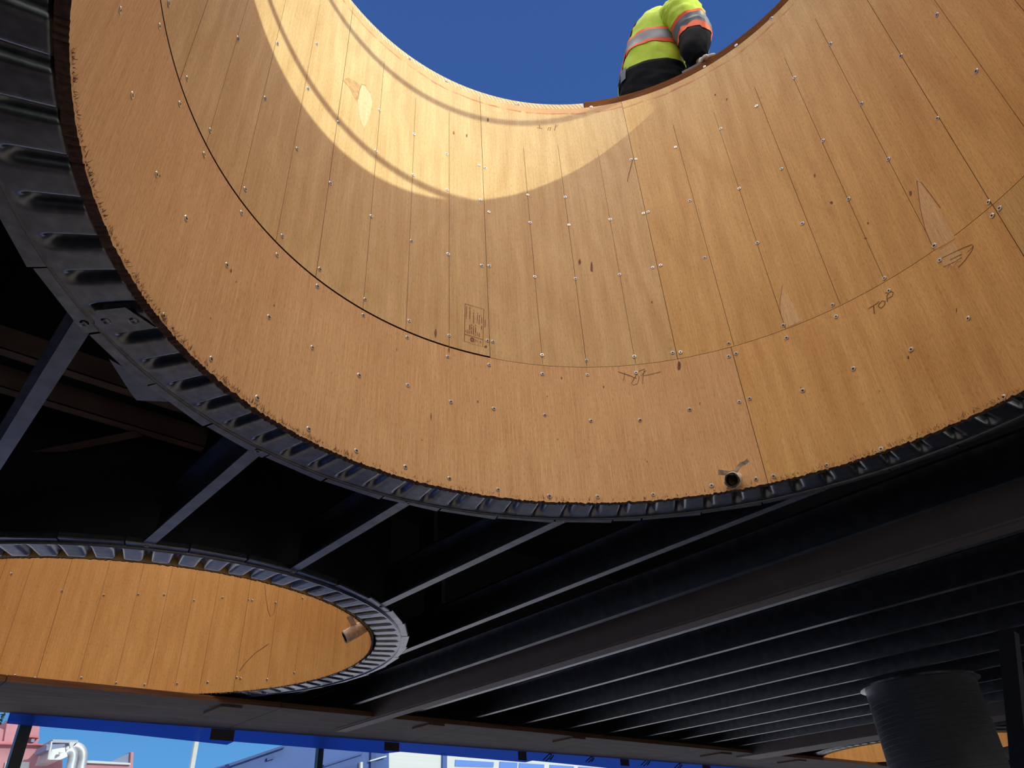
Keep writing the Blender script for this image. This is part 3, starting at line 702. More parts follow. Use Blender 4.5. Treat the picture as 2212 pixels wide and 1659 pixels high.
wrap = link('blue_wrap', bm, blue); md = wrap.modifiers.new('s', 'SOLIDIFY'); md.thickness = .002
tag(wrap, 'translucent blue plastic wrap band hanging below the soffit edge', 'wrap')
tape_m = mat('dark_tape', (.03, .02, .035), .5)
for (x0, y0, x1, y1), lb in (((457, 1573, 504, 1601), 'leftmost large dark tape patch on the blue wrap'), ((831, 1602, 862, 1623), 'dark tape patch on the blue wrap beside the white siding building'), ((1119, 1620, 1138, 1643), 'narrow dark tape patch on the blue wrap above the white window frames'), ((1339, 1634, 1360, 1655), 'dark tape patch on the blue wrap at the picture bottom'), ((1516, 1647, 1536, 1665), 'rightmost dark tape patch, at the end of the blue wrap')):
    a = at_v(x0, y0, VG-.006); b = at_v(x1, y1, VG-.006)
    bm = bmesh.new(); box(bm, W((a.x, VG-.006, b.z)), W((b.x, VG-.0025, min(a.z, ZS-.001)))); tag(link('tape_patch', bm, tape_m), lb, 'tape', 'dark tape on the blue wrap')
bm = bmesh.new()                                                       # printed marks on the wrap
def stroke(pts, w_):
    q = [at_v(x, y, VG-.004) for x, y in pts]
    for a, b in zip(q, q[1:]):
        t = (b-a).normalized(); n_ = Vector((-t.z, 0, t.x))*w_
        bm.faces.new([bm.verts.new(W(p)) for p in (a-n_, b-n_, b+n_, a+n_)])
for ox, oy, s in ((1185, 1635, 1.), (1275, 1640, .8), (1395, 1647, .9), (1465, 1655, .8)):
    stroke([(ox-12*s, oy+7*s), (ox-4*s, oy-1*s), (ox+4*s, oy-8*s)], .008); stroke([(ox-6*s, oy+9*s), (ox+2*s, oy+2*s), (ox+7*s, oy-6*s), (ox+2*s, oy-7*s)], .008); stroke([(ox+3*s, oy+7*s), (ox+11*s, oy-4*s)], .01)
pm = link('printed_mark', bm, membrane); pm.parent = wrap
bm = bmesh.new(); ring = [W((-9, VG+.06, -1.65)), W((24, VG+.06, -1.65)), W((24, VG+.06, ZS)), W((-9, VG+.06, ZS))]
bm.faces.new([bm.verts.new(p) for p in ring]); o = link('window_1', bm, film); struct(o)
lower_blue = blue.copy(); lower_blue.name = 'blue_wrap_added'
for n_, c_ in (('Diffuse BSDF', (.16, .22, .42, 1)), ('Translucent BSDF', (.28, .42, .64, 1)), ('Transparent BSDF', (.4, .5, .8, 1))): lower_blue.node_tree.nodes[n_].inputs[0].default_value = c_
lw = link('blue_wrap', (lambda b: (box(b, W((-9, VG, -1.65)), W((5.2, VG+.003, .25))), b)[1])(bmesh.new()), blue)  # unseen wrap, added to give the steel its blue reflections
lw.data.materials[0] = lower_blue
tag(lw, 'added unseen blue wrap over the lower glazing, tinting the light below the view', 'wrap')
# mullions outside the sheeting
mull = mat('dark_mullion', (.03, .055, .075), .4, .4)
def post(px0, py0, px1, py1, wpx, v, label, m_, nm='mullion_post', cat='post'):
    a = at_v(px0, py0, v); b = at_v(px1, py1, v); x = (a.x+b.x)/2; w_ = wpx*a.length/F_PX/2
    bm = bmesh.new(); box(bm, W((x-w_, v, -1.65)), W((x+w_, v+2*w_, ZS+.03)))
    return tag(link(nm, bm, m_), label, cat)
post(56, 1575, 28, 1659, 18, VG+.08, 'dark window post in front of the red building', mull)
post(694, 1625, 690, 1659, 11, VG+.08, 'slim dark window post in front of the blue building', mull)
# ------------------------------------------------------------------ room shell
def plane_box(name, a, b, m_):
    bm = bmesh.new(); box(bm, W(a), W(b)); return struct(link(name, bm, m_))
plane_box('floor', (-9, -8, -1.75), (24, VG+.3, -1.65), floor_m)
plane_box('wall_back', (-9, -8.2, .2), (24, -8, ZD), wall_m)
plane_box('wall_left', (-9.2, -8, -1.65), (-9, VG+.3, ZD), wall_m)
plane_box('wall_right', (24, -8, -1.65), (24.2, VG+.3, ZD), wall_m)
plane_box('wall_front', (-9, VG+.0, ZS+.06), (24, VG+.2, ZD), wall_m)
bm = bmesh.new(); rin = RS+.112
ub = [-9.2, SB[0]-2.25, SB[0]+2.25, SC[0]-2.25, SC[0]+2.25, 24.2]; vb = [-8.2, SA[1]-2.4, 3.306, 8.1, VG+.3]
cells = {(1, 1): SA, (1, 2): SB, (3, 2): SC}
def quad(a, b):
    box(bm, W((a[0], a[1], ZD)), W((b[0], b[1], ZD+.12)))
for i in range(5):
    for j in range(4):
        a = (ub[i], vb[j]); b = (ub[i+1], vb[j+1]); c = cells.get((i, j))
        if not c: quad(a, b); continue
        n = 72; inn = []; out = []
        for k in range(n):
            t = 2*PI*k/n; dx, dy = math.cos(t), math.sin(t)
            sx = ((b[0]-c[0]) if dx > 0 else (a[0]-c[0]))/dx if abs(dx) > 1e-6 else 1e9
            sy = ((b[1]-c[1]) if dy > 0 else (a[1]-c[1]))/dy if abs(dy) > 1e-6 else 1e9
            s = min(sx, sy); inn.append((c[0]+dx*rin, c[1]+dy*rin)); out.append((c[0]+dx*s, c[1]+dy*s))
        for z, fl in ((ZD, 0), (ZD+.12, 1)):
            I = [bm.verts.new(W((*p, z))) for p in inn]; O = [bm.verts.new(W((*p, z))) for p in out]
            cr = {}
            for k in range(n):
                m_ = (k+1) % n; bm.faces.new((I[k], I[m_], O[m_], O[k]))
                # corner fill
                p, q = out[k], out[m_]
                if abs(p[0]-q[0]) > 1e-5 and abs(p[1]-q[1]) > 1e-5:
                    cx_ = b[0] if p[0]+q[0] > 2*c[0] else a[0]; cy_ = b[1] if p[1]+q[1] > 2*c[1] else a[1]
                    bm.faces.new((O[k], O[m_], bm.verts.new(W((cx_, cy_, z)))))
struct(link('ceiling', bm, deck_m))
# ------------------------------------------------------------------ steel column at right, leaning prop
cu, cv, cr_ = 8.82, 3.20, .545
bm = bmesh.new(); n = 72; H0, H1 = -1.65, 1.50
rows = []
for z in (H0, H1): rows.append([bm.verts.new(W((cu+cr_*math.cos(2*PI*k/n), cv+cr_*math.sin(2*PI*k/n), z))) for k in range(n)])
for k in range(n): bm.faces.new((rows[0][k], rows[0][(k+1) % n], rows[1][(k+1) % n], rows[1][k])).smooth = True
bm.faces.new(rows[1]); bm.faces.new(rows[0][::-1])
colr = empty('steel_column', W((cu, cv, -1.65)), 'fat round spiral-seamed steel column at lower right', 'column')
rel(link('shaft', bm, col_m), colr)
for s in range(30):                                                    # spiral seam turns
    z = .1+s*.05
    bm = bmesh.new(); prev = None
    if z > 1.35: break
    for k in range(73):
        a = 2*PI*k/72; zz = z+.16*k/72
        cur = [bm.verts.new(W((cu+(cr_+e)*math.cos(a), cv+(cr_+e)*math.sin(a), zz+q))) for e, q in ((.0, -.0016), (.0007, 0), (.0, .0016))]
        if prev:
            for j in (0, 1): bm.faces.new((prev[j], prev[j+1], cur[j+1], cur[j]))
        prev = cur
    rel(link('spiral_seam', bm, dark_steel, None, True), colr)
bm = bmesh.new(); rows = [[bm.verts.new(W((cu+rr*math.cos(2*PI*k/48), cv+rr*math.sin(2*PI*k/48), z))) for k in range(48)] for rr, z in ((cr_, 1.485), (cr_+.05, 1.49), (cr_+.05, 1.51), (cr_, 1.515))]
for a, b in zip(rows, rows[1:]):
    for k in range(48): bm.faces.new((a[k], a[(k+1) % 48], b[(k+1) % 48], b[k]))
rel(link('cap_flange', bm, galv), colr)
P1 = at_z(2178, 1366, 1.55); d2 = ray(2207, 1659); h1 = math.hypot(P1.x, P1.y); P2 = d2*(h1/math.hypot(d2.x, d2.y))
P3 = P1+(P2-P1)*((P1.z+1.65)/(P1.z-P2.z))
bm = bmesh.new(); t = (P3-P1).normalized(); s, u_ = frame_of(t); obox(bm, W((P1+P3)/2), s, u_, t, (.062, .062, (P3-P1).length/2))
tag(link('leaning_prop', bm, dark_steel), 'dark square steel prop leaning against the joists right of the column', 'prop')
# ------------------------------------------------------------------ guardrail on the roof, sun side (its rails cross the sunlit patch)
SUN_AZ, SUN_EL = 119.3, 23.4
sd = dirz(SUN_AZ); lat = Vector((-sd.y, sd.x, 0))
if lat.dot(dirz(SUN_AZ-90)) < 0: lat = -lat                             # toward azimuth 29
dist = RS+.35
rail_m = mat('rail_timber', (.5, .36, .2), .7, noise_amt=.2, noise_scale=8)
gr = empty('guardrail', W((SA[0]+sd.x*dist, SA[1]+sd.y*dist, ZD+.12)), 'timber guardrail with two rails on the roof, sun side of the big shaft', 'guardrail')
def railpt(l, z): return Vector((SA[0], SA[1], 0))+sd*dist+lat*l+Vector((0, 0, z))
TE = math.tan(Rz(SUN_EL))
def back(az_, z):                                                       # lateral, height on the rail plane
    p = dirz(az_)*RS; l = p.dot(lat); along = dist-p.dot(sd); return l, z+along*TE
b1 = [back(a, z) for a, z in [(-66.6, 4.49), (-54.2, 4.48), (-41.1, 4.4), (-31.3, 4.39), (-24.2, 4.42), (-12.4, 4.5), (.7, 4.63), (11.8, 4.79)]]
b2 = [back(a, z) for a, z in [(-82.2, 3.67), (-69.5, 3.56), (-58.9, 3.54), (-51.7, 3.53), (-42.5, 3.53), (-32.5, 3.51)]]
def fitline(q):
    n = len(q); mx = sum(a for a, _ in q)/n; mz = sum(b for _, b in q)/n
    k = sum((a-mx)*(b-mz) for a, b in q)/sum((a-mx)**2 for a, _ in q); return k, mz-k*mx
for q in (b1, b2):
    k_, c_ = fitline(q); bm = bmesh.new()
    ls = [-2.2, -1.2, -.3, .6, 1.75]
    pts = []
    for l in ls:
        pts.append(W(railpt(l, c_+k_*l)))
    tube(bm, pts, .029, 12); rel(link('rail', bm, rail_m), gr)
for l in (-2.1, 1.72):
    bm = bmesh.new(); c_ = W(railpt(l, (ZD+.12+6.2)/2)); obox(bm, c_, lat, sd, Vector((0, 0, 1)), (.05, .03, (6.2-ZD-.12)/2)); rel(link('post', bm, rail_m), gr)
# ------------------------------------------------------------------ the worker
hi = mat('hi_vis_yellow', (.50, .66, .02), .75, noise_amt=.06, noise_scale=30, bump=.0)
blk = mat('black_fabric', (.006, .006, .007), .9, noise_amt=.3, noise_scale=30, spec=.12)
orange = mat('orange_tape', (.92, .12, .02), .7); silver = mat('reflective_tape', (.17, .18, .18), .5, .2)
skin = mat('skin', (.55, .33, .23), .6); glove_m = mat('work_glove', (.72, .70, .64), .8, noise_amt=.2, noise_scale=40); hood_m = mat('grey_hood', (.33, .31, .31), .8); boot_m = mat('boot', (.05, .035, .025), .7)
az_p = 20.
q0 = pol(SA, az_p, RS+.2, 0)
nW = Vector((q0.x, q0.y, 0)).normalized()                               # away from the viewer
lW = Vector((nW.y, -nW.x, 0))                                           # to the viewer's right
P = lambda l, z, d: W(q0+lW*l+nW*d+Vector((0, 0, z)))
worker = empty('person', P(0, ZD+.12, .15), 'person in a yellow hi-vis jacket with orange bands, bending over the shaft rim', 'person')
def loft(secs, n=28, wr=0., seed=0., cap=True, extra=0., i0=0):
    """secs: (centre, axis, half-width, half-depth); returns bmesh of an elliptic sleeve"""
    bm = bmesh.new(); rings = []
    for i, (c, ax, a, b) in enumerate(secs):
        ax = ax.normalized(); s = (nW-ax*nW.dot(ax)).normalized(); w_ = ax.cross(s).normalized()
        row = []
        for k in range(n):
            t = 2*PI*k/n; r = 1+wr*noise.noise(Vector((math.cos(t)*2.2+seed, math.sin(t)*2.2, (i+i0)*.4)))+wr*.8*noise.noise(Vector((math.cos(t)*4+seed, math.sin(t)*4, (i+i0)*.8)))
            row.append(bm.verts.new(c+w_*(math.cos(t)*(a*r+extra))+s*(math.sin(t)*(b*r+extra))))
        rings.append(row)
    for A, B in zip(rings, rings[1:]):
        for k in range(n): bm.faces.new((A[k], A[(k+1) % n], B[(k+1) % n], B[k])).smooth = True
    if cap: bm.faces.new(rings[0][::-1]); bm.faces.new(rings[-1])
    bmesh.ops.recalc_face_normals(bm, faces=bm.faces)
    return bm
def dense(keys, m_):
    out = []
    for i in range(len(keys)-1):
        for j in range(m_):
            t = j/m_; out.append(cat(keys, i, t))
    out.append(keys[-1]); return out
def cat(K, i, t):
    p = [K[max(i-1, 0)], K[i], K[i+1], K[min(i+2, len(K)-1)]]
    return tuple(.5*((2*b)+(c-a)*t+(2*a-5*b+4*c-d)*t*t+(3*b-a-3*c+d)*t**3) for a, b, c, d in zip(*p))
def secs(keys, m_=5):
    D = dense(keys, m_); pts = [P(k[0], k[1], k[2]) for k in D]
    return [(pts[i], pts[min(i+1, len(D)-1)]-pts[max(i-1, 0)], D[i][3], D[i][4]) for i in range(len(D))]
# the gloved hand rests on the rim here
az_h, _z = cyl(1516, 124)
hB = W(pol(SA, az_h, RS+.03, ZT+.006)); hU = Vector((0, 0, 1)); hO = dirz(az_h); hT = (dirz(az_h+1)-dirz(az_h)).normalized()
def loc(p):
    d_ = p-W(q0); return (d_.dot(lW), p.z-ZC, d_.dot(nW))
wr_ = hB+hU*.105+hO*.045-hT*.03
wl = loc(wr_)
# torso keys: lateral, height, depth, half-width, half-depth
TK = [(-.02, 4.90, .10, .265, .17), (-.01, 5.06, .08, .272, .175), (.01, 5.22, .06, .268, .175), (.05, 5.41, .04, .245, .17), (.10, 5.61, .03, .225, .165), (.15, 5.79, .03, .205, .16), (.185, 5.91, .05, .15, .13), (.215, 5.975, .10, .06, .07)]
T = secs(TK, 6)
def part(nm, bm, m_, smooth=True):
    o = link(nm, bm, m_, None, smooth); rel(o, worker); return o
part('jacket_body', loft(T[12:], 44, .06, 1., i0=12), hi)
part('jacket_hem', loft(T[0:14], 44, .06, 1., extra=.005), blk)
part('chest_band', loft(T[19:21], 44, .06, 1., False, .006, 19), orange)
part('chest_band', loft(T[20:24], 44, .06, 1., False, .006, 20), silver)
part('chest_band', loft(T[23:25], 44, .06, 1., False, .006, 23), orange)
# near sleeve
AK = [(.22, 5.80, -.02, .09, .10), (.30, 5.75, -.06, .145, .13), (.345, 5.68, -.09, .158, .14), (.365, 5.62, -.11, .150, .135), (.38, 5.47, -.11, .138, .13), (.395, 5.33, -.10, .125, .12), (wl[0]-.01, wl[1]+.16, wl[2]-.0, .098, .095), (wl[0], wl[1]+.03, wl[2], .062, .062)]
A = secs(AK, 6)
part('sleeve', loft(A[:34], 34, .10, 5.), hi); part('forearm_sleeve', loft(A[32:], 34, .10, 5., extra=.003, i0=32), blk)
part('sleeve_band', loft(A[24:26], 34, .10, 5., False, .007, 24), orange); part('sleeve_band', loft(A[25:31], 34, .10, 5., False, .0075, 25), silver); part('sleeve_band', loft(A[30:33], 34, .10, 5., False, .007, 30), orange)
AL = [(.16, 5.90, .14, .09, .09), (.22, 5.84, .25, .11, .10), (.28, 5.66, .30, .10, .10), (.33, 5.48, .28, .09, .09), (.37, 5.28, .2, .08, .08), (wl[0]-.08, 5.02, .10, .058, .058)]
B_ = secs(AL, 5); part('sleeve', loft(B_[:17], 24, .08, 9.), hi); part('forearm_sleeve', loft(B_[15:], 24, .08, 9., extra=.002, i0=15), blk)
# vertical back band and a dark patch near the hem
def strip(a, b, ang, w_, off, m_, nm):
    bm = bmesh.new(); prev = None
    for i in range(a, b):
        c, ax, hw, hd = T[i]; ax = ax.normalized(); s = (nW-ax*nW.dot(ax)).normalized(); w2 = ax.cross(s).normalized()
        cur = []
        for k in range(5):
            t = ang+(k-2)/2*w_; cur.append(bm.verts.new(c+w2*(math.cos(t)*(hw+off))+s*(math.sin(t)*(hd+off))))
        if prev:
            for k in range(4): bm.faces.new((prev[k], prev[k+1], cur[k+1], cur[k]))
        prev = cur
    return part(nm, bm, m_)
w_sign = 0.
for ang in (0., PI):                                                    # find the viewer's-left side of the torso
    c, ax, hw, hd = T[20]; ax = ax.normalized(); s = (nW-ax*nW.dot(ax)).normalized(); w2 = ax.cross(s)
    if (w2*math.cos(ang)).dot(lW) < 0: w_sign = ang
sgn = -1 if w_sign == 0. else 1                                         # angle step toward the viewer
strip(14, 38, w_sign+sgn*.30, .10, .0095, silver, 'back_band'); strip(14, 38, w_sign+sgn*.46, .06, .009, orange, 'back_band'); strip(14, 38, w_sign+sgn*.14, .06, .009, orange, 'back_band')
strip(0, 15, w_sign+sgn*.0, .34, .0085, hi, 'jacket_back')
strip(10, 15, w_sign+sgn*.72, .13, .012, silver, 'reflective_patch')
# body in one skin: pelvis, legs, spine, neck, head, arms
def skin_body():
    V = [(-.0, 5.02, .12, .13), (.03, 5.30, .08, .12), (.10, 5.62, .05, .125), (.18, 5.86, .06, .11), (.26, 5.92, .15, .06), (.345, 5.84, .24, .075), (.40, 5.70, .28, .085), (.43, 5.60, .29, .06),
         (-.10, 4.98, .15, .10), (-.13, 4.78, .12, .075), (-.14, 4.62, .22, .055), (.11, 4.98, .15, .10), (.15, 4.78, .10, .075), (.14, 4.62, .22, .055),
         (.30, 5.85, -.04, .06), (.37, 5.5, -.10, .045), (wl[0], wl[1], wl[2], .033), (.22, 5.84, .22, .06), (.33, 5.48, .26, .045), (wl[0]-.08, 5.0, .10, .033)]
    E = [(0, 1), (1, 2), (2, 3), (3, 4), (4, 5), (5, 6), (6, 7), (0, 8), (8, 9), (9, 10), (0, 11), (11, 12), (12, 13), (3, 14), (14, 15), (15, 16), (3, 17), (17, 18), (18, 19)]
    me = bpy.data.meshes.new('body'); me.from_pydata([P(*v[:3]) for v in V], E, []); me.materials.append(skin)
    o = bpy.data.objects.new('body', me); col.objects.link(o)
    md = o.modifiers.new('skin', 'SKIN'); 
    for i, v in enumerate(V):
        me.skin_vertices[0].data[i].radius = (v[3], v[3])
    me.skin_vertices[0].data[0].use_root = True
    md2 = o.modifiers.new('sub', 'SUBSURF'); md2.levels = 1; md2.render_levels = 2
    rel(o, worker); return o
body = skin_body()
HC = P(.40, 5.69, .27)
bm = bmesh.new(); bmesh.ops.create_uvsphere(bm, u_segments=24, v_segments=16, radius=.125)
for v in bm.verts:
    v.co.x *= .9; v.co.z *= 1.12; v.co += HC
part('hood', bm, hood_m)
bm = bmesh.new(); bmesh.ops.create_uvsphere(bm, u_segments=16, v_segments=10, radius=.055, matrix=Matrix.Translation(P(.485, 5.545, .08)) @ Matrix.Diagonal((1, .7, 1.25, 1)))
part('hood_brim', bm, hood_m)
fd = (lW*.55-Vector((0, 0, .75))+nW*.1).normalized()                   # face looks down over the rim
s_, u_ = frame_of(fd)
for e in (-1, 1):
    bm = bmesh.new(); bmesh.ops.create_uvsphere(bm, u_segments=10, v_segments=8, radius=.012, matrix=Matrix.Translation(HC+fd*.118+s_*(.032*e)+u_*.02)); part('eye', bm, blk)
bm = bmesh.new(); bmesh.ops.create_cone(bm, cap_ends=True, segments=10, radius1=.018, radius2=.006, depth=.05, matrix=Matrix.Translation(HC+fd*.13) @ u_.to_track_quat('Z', 'Y').to_matrix().to_4x4()); part('nose', bm, skin)
# trousers and boots
for s in (-1, 1):
    K = secs([(.11*s, 5.04, .14, .14, .15), (.13*s, 4.90, .13, .115, .12), (.14*s, 4.76, .12, .10, .10), (.14*s, 4.60, .22, .08, .085)], 4)
    part('trouser_leg', loft(K, 20, .05, s*3.), blk)
    bm = bmesh.new(); bmesh.ops.create_uvsphere(bm, u_segments=16, v_segments=10, radius=.06, matrix=Matrix.Translation(P(.14*s+.02, ZD+.12+.05, .22)) @ Matrix.Diagonal((1.6, 1.6, .85, 1))); part('boot', bm, boot_m)
# gloved hand closed over the rim
def hand():
    p = lambda t, o, u: hB+hT*t+hO*o+hU*u
    Vv = [(wr_, .032), (p(-.012, .03, .062), .037), (p(.012, .018, .040), .036)]; E = [(0, 1), (1, 2)]
    for o_, L_ in ((.052, .85), (.028, 1.05), (.004, 1.), (-.018, .8)):
        b = len(Vv); Vv += [(p(.036, o_, .034), .0145), (p(.036+.032*L_, o_*1.1, .030), .0135), (p(.036+.055*L_, o_*1.1, .018), .0125), (p(.036+.072*L_, o_*1.05, .010), .010)]
        E += [(2, b), (b, b+1), (b+1, b+2), (b+2, b+3)]
    b = len(Vv); Vv += [(p(.0, -.022, .040), .0155), (p(.022, -.042, .024), .0135), (p(.045, -.046, .012), .0115)]; E += [(1, b), (b, b+1), (b+1, b+2)]
    me = bpy.data.meshes.new('glove'); me.from_pydata([v[0] for v in Vv], E, []); me.materials.append(glove_m)
    o = bpy.data.objects.new('glove', me); col.objects.link(o); o.modifiers.new('skin', 'SKIN')
    for i, v in enumerate(Vv): me.skin_vertices[0].data[i].radius = (v[1], v[1])
    me.skin_vertices[0].data[0].use_root = True
    md = o.modifiers.new('sub', 'SUBSURF'); md.levels = 1; md.render_levels = 2
    rel(o, worker)
hand()
# ------------------------------------------------------------------ outside
def pv(px, py, v): return W(at_v(px, py, v))
def slab(bm, pix, v, depth, mi=0): prism(bm, [pv(x, y, v) for x, y in pix], Vector((0, depth, 0)), mi)
def oriented(o):
    bm = bmesh.new(); bm.from_mesh(o.data); bmesh.ops.recalc_face_normals(bm, faces=bm.faces); bm.to_mesh(o.data); bm.free(); return o
red = mat('red_brick', (.43, .20, .225), .85, noise_amt=.12, noise_scale=2); redd = mat('red_trim', (.42, .13, .14), .8)  # brick made pinker: milky haze of the sheeting is put into its colour
blueb = mat('blue_cladding', (.03, .075, .24), .6, noise_amt=.08, noise_scale=1.); blued = mat('blue_trim', (.018, .045, .17), .6)
white = mat('white_siding', (.46, .48, .47), .7, noise_amt=.05, noise_scale=2., stretch=(.1, 1, 8)); glassb = mat('blue_glass', (.10, .2, .5), .2)
duct = mat('duct_metal', (.42, .44, .46), .5, .5, .2, 3.); ductd = mat('duct_dark', (.13, .16, .27), .5)
ground_m = mat('pavement', (.5, .5, .5), .9, noise_amt=.15, noise_scale=.4)
bm = bmesh.new(); box(bm, W((-60, VG+.3, -1.8)), W((90, 120, -1.7))); box(bm, W((-60, -60, -1.8)), W((90, -8, -1.7))); struct(link('ground', bm, ground_m))
vR = 30.
rb = empty('red_building', W((at_v(60, 1650, vR).x, vR, -1.7)), 'red brick building with rooftop ducts at the lower left corner', 'building')
bm = bmesh.new()
g = lambda px: 2350
slab(bm, [(-160, 1585), (60, 1606), (110, 1609), (100, 1640), (135, 1642), (130, 1900), (-260, 1900)], vR, 9)
rel(oriented(link('wall', bm, red)), rb)
bm = bmesh.new(); slab(bm, [(-20, 1563), (12, 1578), (5, 1606), (-30, 1606)], vR+.3, 3); slab(bm, [(16, 1556), (86, 1565), (84, 1590), (86, 1594), (80, 1606), (8, 1605)], vR+.2, 3); rel(oriented(link('upper_wall', bm, red)), rb)
bm = bmesh.new(); slab(bm, [(-40, 1604), (80, 1606), (112, 1608), (112, 1611), (80, 1609), (-40, 1607)], vR-.2, .5); slab(bm, [(58, 1588), (85, 1590), (85, 1594), (58, 1592)], vR-.1, .4); rel(oriented(link('cornice', bm, redd)), rb)
bm = bmesh.new(); slab(bm, [(68, 1596), (75, 1596), (74, 1603), (67, 1603)], vR-.1, .3); rel(oriented(link('window', bm, ductd)), rb)
bm = bmesh.new(); slab(bm, [(13, 1645), (64, 1646), (60, 1675), (6, 1675)], vR-.1, .3); rel(oriented(link('window', bm, white)), rb)
bm = bmesh.new(); slab(bm, [(184, 1647), (282, 1652), (282, 1900), (170, 1900)], vR-.5, 8); rel(oriented(link('parapet_wall', bm, red)), rb)
bm = bmesh.new(); slab(bm, [(186, 1643), (200, 1643), (282, 1648), (282, 1652), (186, 1648)], vR-.6, 2); rel(oriented(link('parapet_cap', bm, white)), rb)
bm = bmesh.new(); slab(bm, [(238, 1646), (283, 1625), (281, 1649)], vR-.3, .4); rel(oriented(link('sloped_hood', bm, ductd)), rb)
bm = bmesh.new(); slab(bm, [(283, 1624), (289, 1625), (284, 1700), (278, 1700)], vR-.4, .5); rel(oriented(link('corner_post', bm, red)), rb)
du = empty('rooftop_duct', pv(150, 1650, vR-1.5), 'silver rooftop duct unit with two bent elbows on the red building', 'duct')
def pipe_px(pix, rpx, v, m_, nm):
    bm = bmesh.new(); pts = [pv(x, y, v) for x, y in pix]; rr = rpx*at_v(*pix[0], v).length/F_PX
    tube(bm, pts, rr, 18); rel(link(nm, bm, m_), du)
def arc(pts, n=4):
    K = [(x, y) for x, y in pts]; out = []
    for i in range(len(K)-1):
        for j in range(n): out.append(cat(K, i, j/n))
    return out+[K[-1]]
pipe_px(arc([(140, 1627), (150, 1621), (157, 1628), (157, 1640), (152, 1665), (150, 1700)]), 7.5, vR-1.6, duct, 'elbow')
pipe_px(arc([(148, 1618), (162, 1613), (175, 1621), (178, 1636), (174, 1662), (172, 1700)]), 8, vR-.9, duct, 'elbow')
bm = bmesh.new(); slab(bm, [(112, 1619), (142, 1614), (146, 1634), (130, 1641), (104, 1641)], vR-1.8, 1.5); rel(oriented(link('fan_housing', bm, duct)), du)
bm = bmesh.new(); slab(bm, [(100, 1608), (140, 1607), (141, 1614), (110, 1621), (97, 1621)], vR-1.7, 1.2); rel(oriented(link('dark_panel', bm, ductd)), du)
bm = bmesh.new(); slab(bm, [(114, 1597), (169, 1599), (168, 1605), (114, 1604)], vR-1.2, 1.); rel(oriented(link('louver_box', bm, mat('louver', (.3, .33, .4), .6))), du)
bm = bmesh.new(); slab(bm, [(111, 1601), (114, 1601), (107, 1640), (103, 1640)], vR-2., .1); slab(bm, [(150, 1603), (165, 1603), (152, 1617)], vR-2., .1); slab(bm, [(129, 1624), (138, 1625), (128, 1631)], vR-2., .1); rel(oriented(link('bright_edge', bm, white)), du)
vB = 26.
bb = empty('blue_building', W((at_v(650, 1650, vB).x, vB, -1.7)), 'blue clad building with a sloping roofline outside the glazing', 'building')
bm = bmesh.new(); slab(bm, [(495, 1652), (618, 1611), (780, 1612), (840, 1612), (842, 1900), (470, 1900)], vB, 12); rel(oriented(link('wall', bm, blueb)), bb)
bm = bmesh.new(); slab(bm, [(494, 1650), (618, 1608), (620, 1612), (496, 1655)], vB-.2, .3); slab(bm, [(577, 1638), (595, 1634), (594, 1638), (577, 1643)], vB-.1, .2); slab(bm, [(700, 1652), (785, 1626), (784, 1629), (700, 1656)], vB-.1, .2); slab(bm, [(735, 1659), (772, 1651), (771, 1668), (735, 1668)], vB-.1, .2); slab(bm, [(802, 1620), (812, 1621), (812, 1700), (800, 1700)], vB-.1, .2); rel(oriented(link('trim_strip', bm, blued)), bb)
bm = bmesh.new(); slab(bm, [(800, 1642), (835, 1632), (835, 1635), (800, 1645)], vB-.15, .2); slab(bm, [(779, 1646), (784, 1646), (783, 1700), (777, 1700)], vB-.15, .2); rel(oriented(link('light_strip', bm, white)), bb)
vW = 38.5
wb = empty('white_building', W((at_v(1000, 1650, vW).x, vW, -1.7)), 'white sided building with framed windows outside the glazing', 'building')
bm = bmesh.new(); slab(bm, [(838, 1600), (1520, 1620), (1520, 1900), (836, 1900)], vW+.15, 9); rel(oriented(link('siding_wall', bm, white)), wb)
bm = bmesh.new(); slab(bm, [(957, 1625), (966, 1626), (964, 1800), (955, 1800)], vW, .3); rel(oriented(link('corner_board', bm, blueb)), wb)
for k, (x0, x1, y0) in enumerate(((984, 1067, 1641), (1080, 1118, 1645), (1122, 1176, 1648), (1188, 1240, 1652), (1250, 1300, 1656), (1312, 1370, 1659))):
    bm = bmesh.new(); slab(bm, [(x0, y0), (x1, y0+(x1-x0)*.065), (x1-1, 1657+(x0-984)*.05), (x0-1, 1655+(x0-984)*.05)], vW+.1, .1); o = rel(oriented(link('window_pane', bm, glassb)), wb)
    bm = bmesh.new(); slab(bm, [(x0-1, 1664+(x0-984)*.05), (x1-1, 1667+(x0-984)*.05), (x1-2, 1720), (x0-3, 1720)], vW+.1, .1); rel(oriented(link('window_pane', bm, glassb)), wb)
bm = bmesh.new(); a = pv(426, 1600, 20.); bm2 = box(bm, (a.x-.05, 20, -.1), (a.x+.05, 20.1, a.z+2)); tag(link('light_pole', bm, white), 'slim white pole standing against the sky left of the blue building', 'pole')
tree_m = mat('dark_foliage', (.02, .05, .05), .9)
bm = bmesh.new()
tp_ = pv(6, 1570, 40.)
for k in range(260):
    p = tp_+Vector(((random.random()-.5)*1.4, (random.random()-.5)*1.2, (random.random()-.7)*1.6)); d = Vector((random.random()-.5, random.random()-.5, random.random()-.5)).normalized()*.12; e = d.cross(Vector((0, .3, 1))).normalized()*.05
    bm.faces.new([bm.verts.new(x) for x in (p-d, p+e, p+d, p-e)])
tr = empty('tree', Vector((tp_.x, 40, -.05)), 'dark tree crown peeking over the red building at the left edge', 'tree'); rel(link('crown', bm, tree_m), tr)
